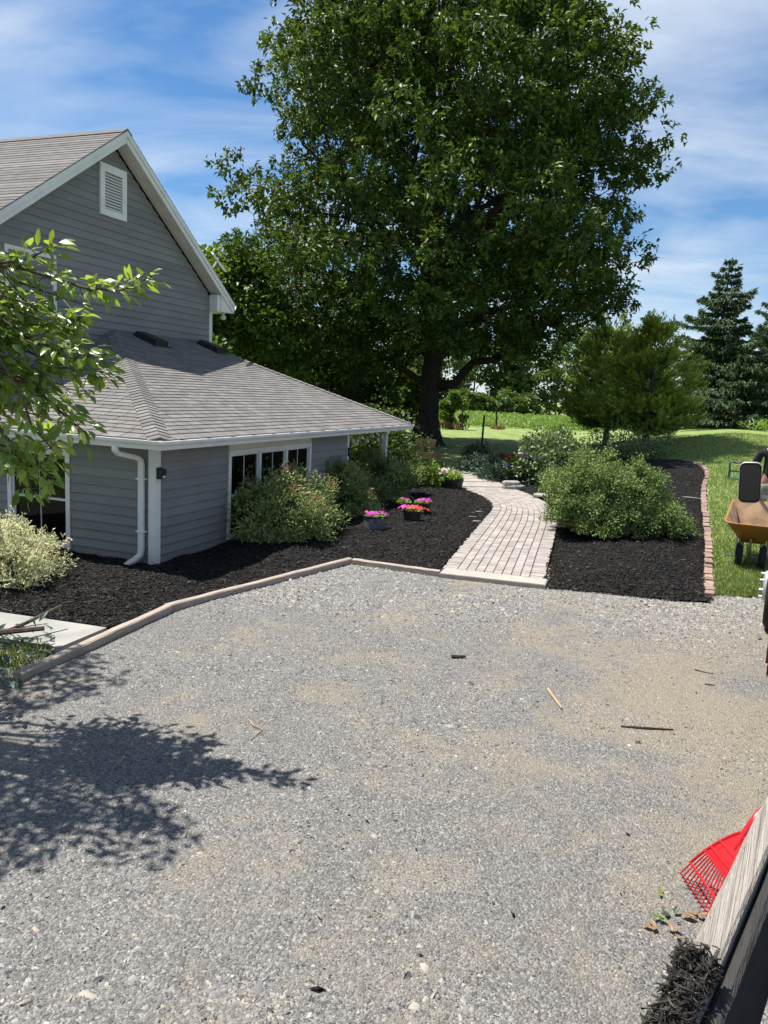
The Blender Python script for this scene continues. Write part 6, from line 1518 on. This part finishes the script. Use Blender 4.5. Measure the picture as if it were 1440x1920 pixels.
# mulch heaped on the plank and in the bed
def heap(name, label, n, fn, Lr, core=None):
    P = np.array([fn() for _ in range(n)]); D = unit(rdir(n) * [1, 1, .45]); S = unit(np.cross(D, rdir(n))); U2 = np.cross(D, S)
    L = rng.uniform(*Lr, n)[:, None]; W = L * rng.uniform(.04, .30, (n, 1)) * rng.uniform(.5, 1, (n, 1)); Hh = W * rng.uniform(.25, .5, (n, 1))
    bend = U2 * L * rng.uniform(-.12, .12, (n, 1))
    V = []
    for s_, wf in ((-.5, .45), (0, 1.0), (.5, .35)):
        c = P + D * L * s_ + (bend if s_ == 0 else 0); V += [c - S * W * .5 * wf - U2 * Hh * .5, c + S * W * .5 * wf - U2 * Hh * .5, c + S * W * .4 * wf + U2 * Hh * .5, c - S * W * .4 * wf + U2 * Hh * .5]
    V = np.stack(V, 1).reshape(-1, 3); i = np.arange(n)[:, None] * 12; f = [i + [3, 2, 1, 0], i + [8, 9, 10, 11]]
    for r in (0, 4):
        for a in range(4): b = (a + 1) % 4; f.append(i + [r + a, r + b, r + 4 + b, r + 4 + a])
    return tag(np_mesh(name, V, np.concatenate(f), M_heap, None, np.repeat(rng.random(n), 12)), label, 'mulch', kind='stuff')
M_heap = stopmat('heaped_mulch', [(0.0, (0.012, 0.011, 0.0105)), (0.5, (0.028, 0.025, 0.022)), (0.85, (0.055, 0.047, 0.04)), (1.0, (0.11, 0.09, 0.07))], rough=.8, spec=.25)
def onplank():
    f = rng.uniform(-.62, .20); f = f if rng.random() < .9 else rng.uniform(.1, .2)
    c = np.array([.634, 1.348]) - bd * .075 + bd * (f if f < 0 else f * .25) - bn * rng.uniform(-.008, .058)
    return np.array([c[0], c[1], 1.452 + abs(rng.normal(0, .019))])
heap('mulch_heap', 'clumps of shredded brown black mulch caught on top of the plank', 2600, onplank, (.012, .042))
def inbed():
    al_ = rng.uniform(-.9, 3.9); la_ = rng.uniform(-1.5, -.12); p = dv * al_ + nv * la_; return np.array([p[0], p[1], 1.0 + .05 * rng.random()])
heap('mulch_heap', 'black mulch lying on the floor of the truck bed', 1500, inbed, (.03, .09))

# ------------------------------------------------------------------ person beyond the wheelbarrow
M_shirt = pm('black_cotton', (0.017, 0.017, 0.019), (0.024, 0.024, 0.026), scale=8, rough=.95, bump=.3, bscale=16)
M_shorts = pm('grey_cotton', (0.30, 0.29, 0.26), (0.24, 0.23, 0.21), scale=8, rough=.95)
M_skin = pm('skin', (0.42, 0.24, 0.17), (0.38, 0.21, 0.15), scale=10, rough=.6)
M_hair = pm('dark_hair', (0.02, 0.014, 0.01), rough=.7)
M_shoe = pm('dark_shoe', (0.03, 0.03, 0.03), rough=.7)
pp = at(1441, 930, 14.0); px_, py_ = float(pp[0]), 14.0
person = empty('person', (px_, py_, float(T(px_, py_)) + .03), math.radians(-26), 'person in black T shirt and light shorts behind the wheelbarrow', 'person')
def skin(name, verts, edges, mat, sub=2):
    me = bpy.data.meshes.new(name); me.from_pydata([v[:3] for v in verts], edges, []); ob_ = link(bpy.data.objects.new(name, me), person)
    md = ob_.modifiers.new('skin', 'SKIN')
    for i, v in enumerate(verts):
        r = v[3]; me.skin_vertices[0].data[i].radius = (r if not isinstance(r, tuple) else r[0], r if not isinstance(r, tuple) else r[1])
    me.skin_vertices[0].data[0].use_root = True
    sd = ob_.modifiers.new('sub', 'SUBSURF'); sd.levels = sub; sd.render_levels = sub; md.use_smooth_shade = True
    me.materials.append(mat); return ob_
K = 1.09
def kv(L): return [(x * K, y * K, z * K, r if isinstance(r, tuple) else r) for x, y, z, r in L]
# facing local -y (towards the barrow); x to the side. body: pelvis, spine, neck, head, arms, legs, fingers
bv = [(0, 0, .93, (.15, .11)), (0, 0, 1.12, (.145, .105)), (0, -.01, 1.32, (.165, .11)), (0, 0, 1.44, (.12, .085)), (0, -.01, 1.53, (.055, .06)), (0, -.03, 1.61, (.075, .09)), (0, -.02, 1.71, (.078, .098)), (0, -.015, 1.77, (.05, .06))]
be_ = [(0, 1), (1, 2), (2, 3), (3, 4), (4, 5), (5, 6), (6, 7)]
for sx in (-1, 1):
    b = len(bv); bv += [(sx * .19, 0, 1.42, .065), (sx * .25, .02, 1.26, .052), (sx * .27, -.02, 1.10, .042), (sx * .26, -.16, .98, .036), (sx * .25, -.27, .90, .027), (sx * .25, -.32, .87, (.036, .022)), (sx * .25, -.36, .84, (.036, .018))]
    be_ += [(3, b)] + [(b + i, b + i + 1) for i in range(6)]
    for j, (dx_, ln) in enumerate(((-.03, .06), (-.011, .07), (.009, .068), (.028, .055))):
        c = len(bv); bv += [(sx * .25 + dx_, -.38, .825, .0095), (sx * .25 + dx_ * 1.1, -.38 - ln * .5, .79, .009), (sx * .25 + dx_, -.38 - ln * .45, .76, .0075)]; be_ += [(b + 6, c), (c, c + 1), (c + 1, c + 2)]
    c = len(bv); bv += [(sx * .25 - sx * .04, -.33, .85, .011), (sx * .25 - sx * .055, -.37, .82, .009)]; be_ += [(b + 5, c), (c, c + 1)]
    l0 = len(bv); bv += [(sx * .10, 0, .86, .095), (sx * .11, -.01, .66, .078), (sx * .115, -.015, .49, .058), (sx * .12, .01, .32, .054), (sx * .12, .02, .10, .038), (sx * .125, -.04, .05, (.04, .03)), (sx * .13, -.14, .035, (.04, .025))]
    be_ += [(0, l0)] + [(l0 + i, l0 + i + 1) for i in range(6)]
skin('body', kv(bv), be_, M_skin)
sv = [(0, 0, .94, (.168, .128)), (0, 0, 1.12, (.162, .122)), (0, -.01, 1.32, (.182, .127)), (0, 0, 1.45, (.135, .10)), (0, 0, 1.50, (.075, .075))]; se = [(0, 1), (1, 2), (2, 3), (3, 4)]
for sx in (-1, 1): b = len(sv); sv += [(sx * .19, 0, 1.425, .083), (sx * .24, .015, 1.29, .078), (sx * .257, .015, 1.22, .08)]; se += [(3, b), (b, b + 1), (b + 1, b + 2)]
skin('shirt', kv(sv), se, M_shirt)
hv_ = [(0, 0, .97, (.160, .12)), (0, 0, .88, (.165, .125))]; he = [(0, 1)]
for sx in (-1, 1): b = len(hv_); hv_ += [(sx * .10, 0, .80, .112), (sx * .115, -.01, .66, .105), (sx * .12, -.012, .53, .102)]; he += [(1, b), (b, b + 1), (b + 1, b + 2)]
skin('shorts', kv(hv_), he, M_shorts)
for sx in (-1, 1):
    MB().loft([[(sx * .13 * K + a * K, b * K, 0) for a, b in ((-.05, .07), (.05, .07), (.052, -.12), (.03, -.19), (-.03, -.19), (-.052, -.12))], [(sx * .13 * K + a * K, b * K, .05) for a, b in ((-.05, .07), (.05, .07), (.05, -.12), (.03, -.185), (-.03, -.185), (-.05, -.12))], [(sx * .125 * K + a * K, b * K, .10) for a, b in ((-.04, .06), (.04, .06), (.035, -.06), (.02, -.09), (-.02, -.09), (-.035, -.06))]]).build('shoe', M_shoe, person, True)
MB().lathe([(.001, .225), (.05, .215), (.088, .18), (.102, .12), (.098, .06), (.08, .02), (.075, .02), (.06, .12), (.001, .16)], (0, .005 * K, 1.62 * K), 20).build('hair', M_hair, person, True)
f_ = MB(); f_.lathe([(.001, .012), (.008, .008), (.012, 0)], (.032 * K, -.118 * K, 1.69 * K), 8, 'Y'); f_.lathe([(.001, .012), (.008, .008), (.012, 0)], (-.032 * K, -.118 * K, 1.69 * K), 8, 'Y'); f_.build('eyes', M_hair, person, True)
f_ = MB(); f_.loft([[(-.006, -.115 * K, 1.695 * K), (.006, -.115 * K, 1.695 * K), (0, -.10 * K, 1.695 * K)], [(-.018, -.118 * K, 1.645 * K), (.018, -.118 * K, 1.645 * K), (0, -.145 * K, 1.65 * K)]]); f_.build('nose', M_skin, person)
f_ = MB(); f_.tube([(-.025, -.108 * K, 1.612 * K), (0, -.118 * K, 1.61 * K), (.025, -.108 * K, 1.612 * K)], [.004, .006, .004], 6); f_.build('mouth', pm('lips', (.4, .17, .14), rough=.5), person)
for sx in (-1, 1): MB().lathe([(.001, -.012), (.025, -.008), (.028, .004), (.001, .006)], (sx * .092 * K, .0, 1.66 * K), 10, 'X').build('ear', M_skin, person, True)
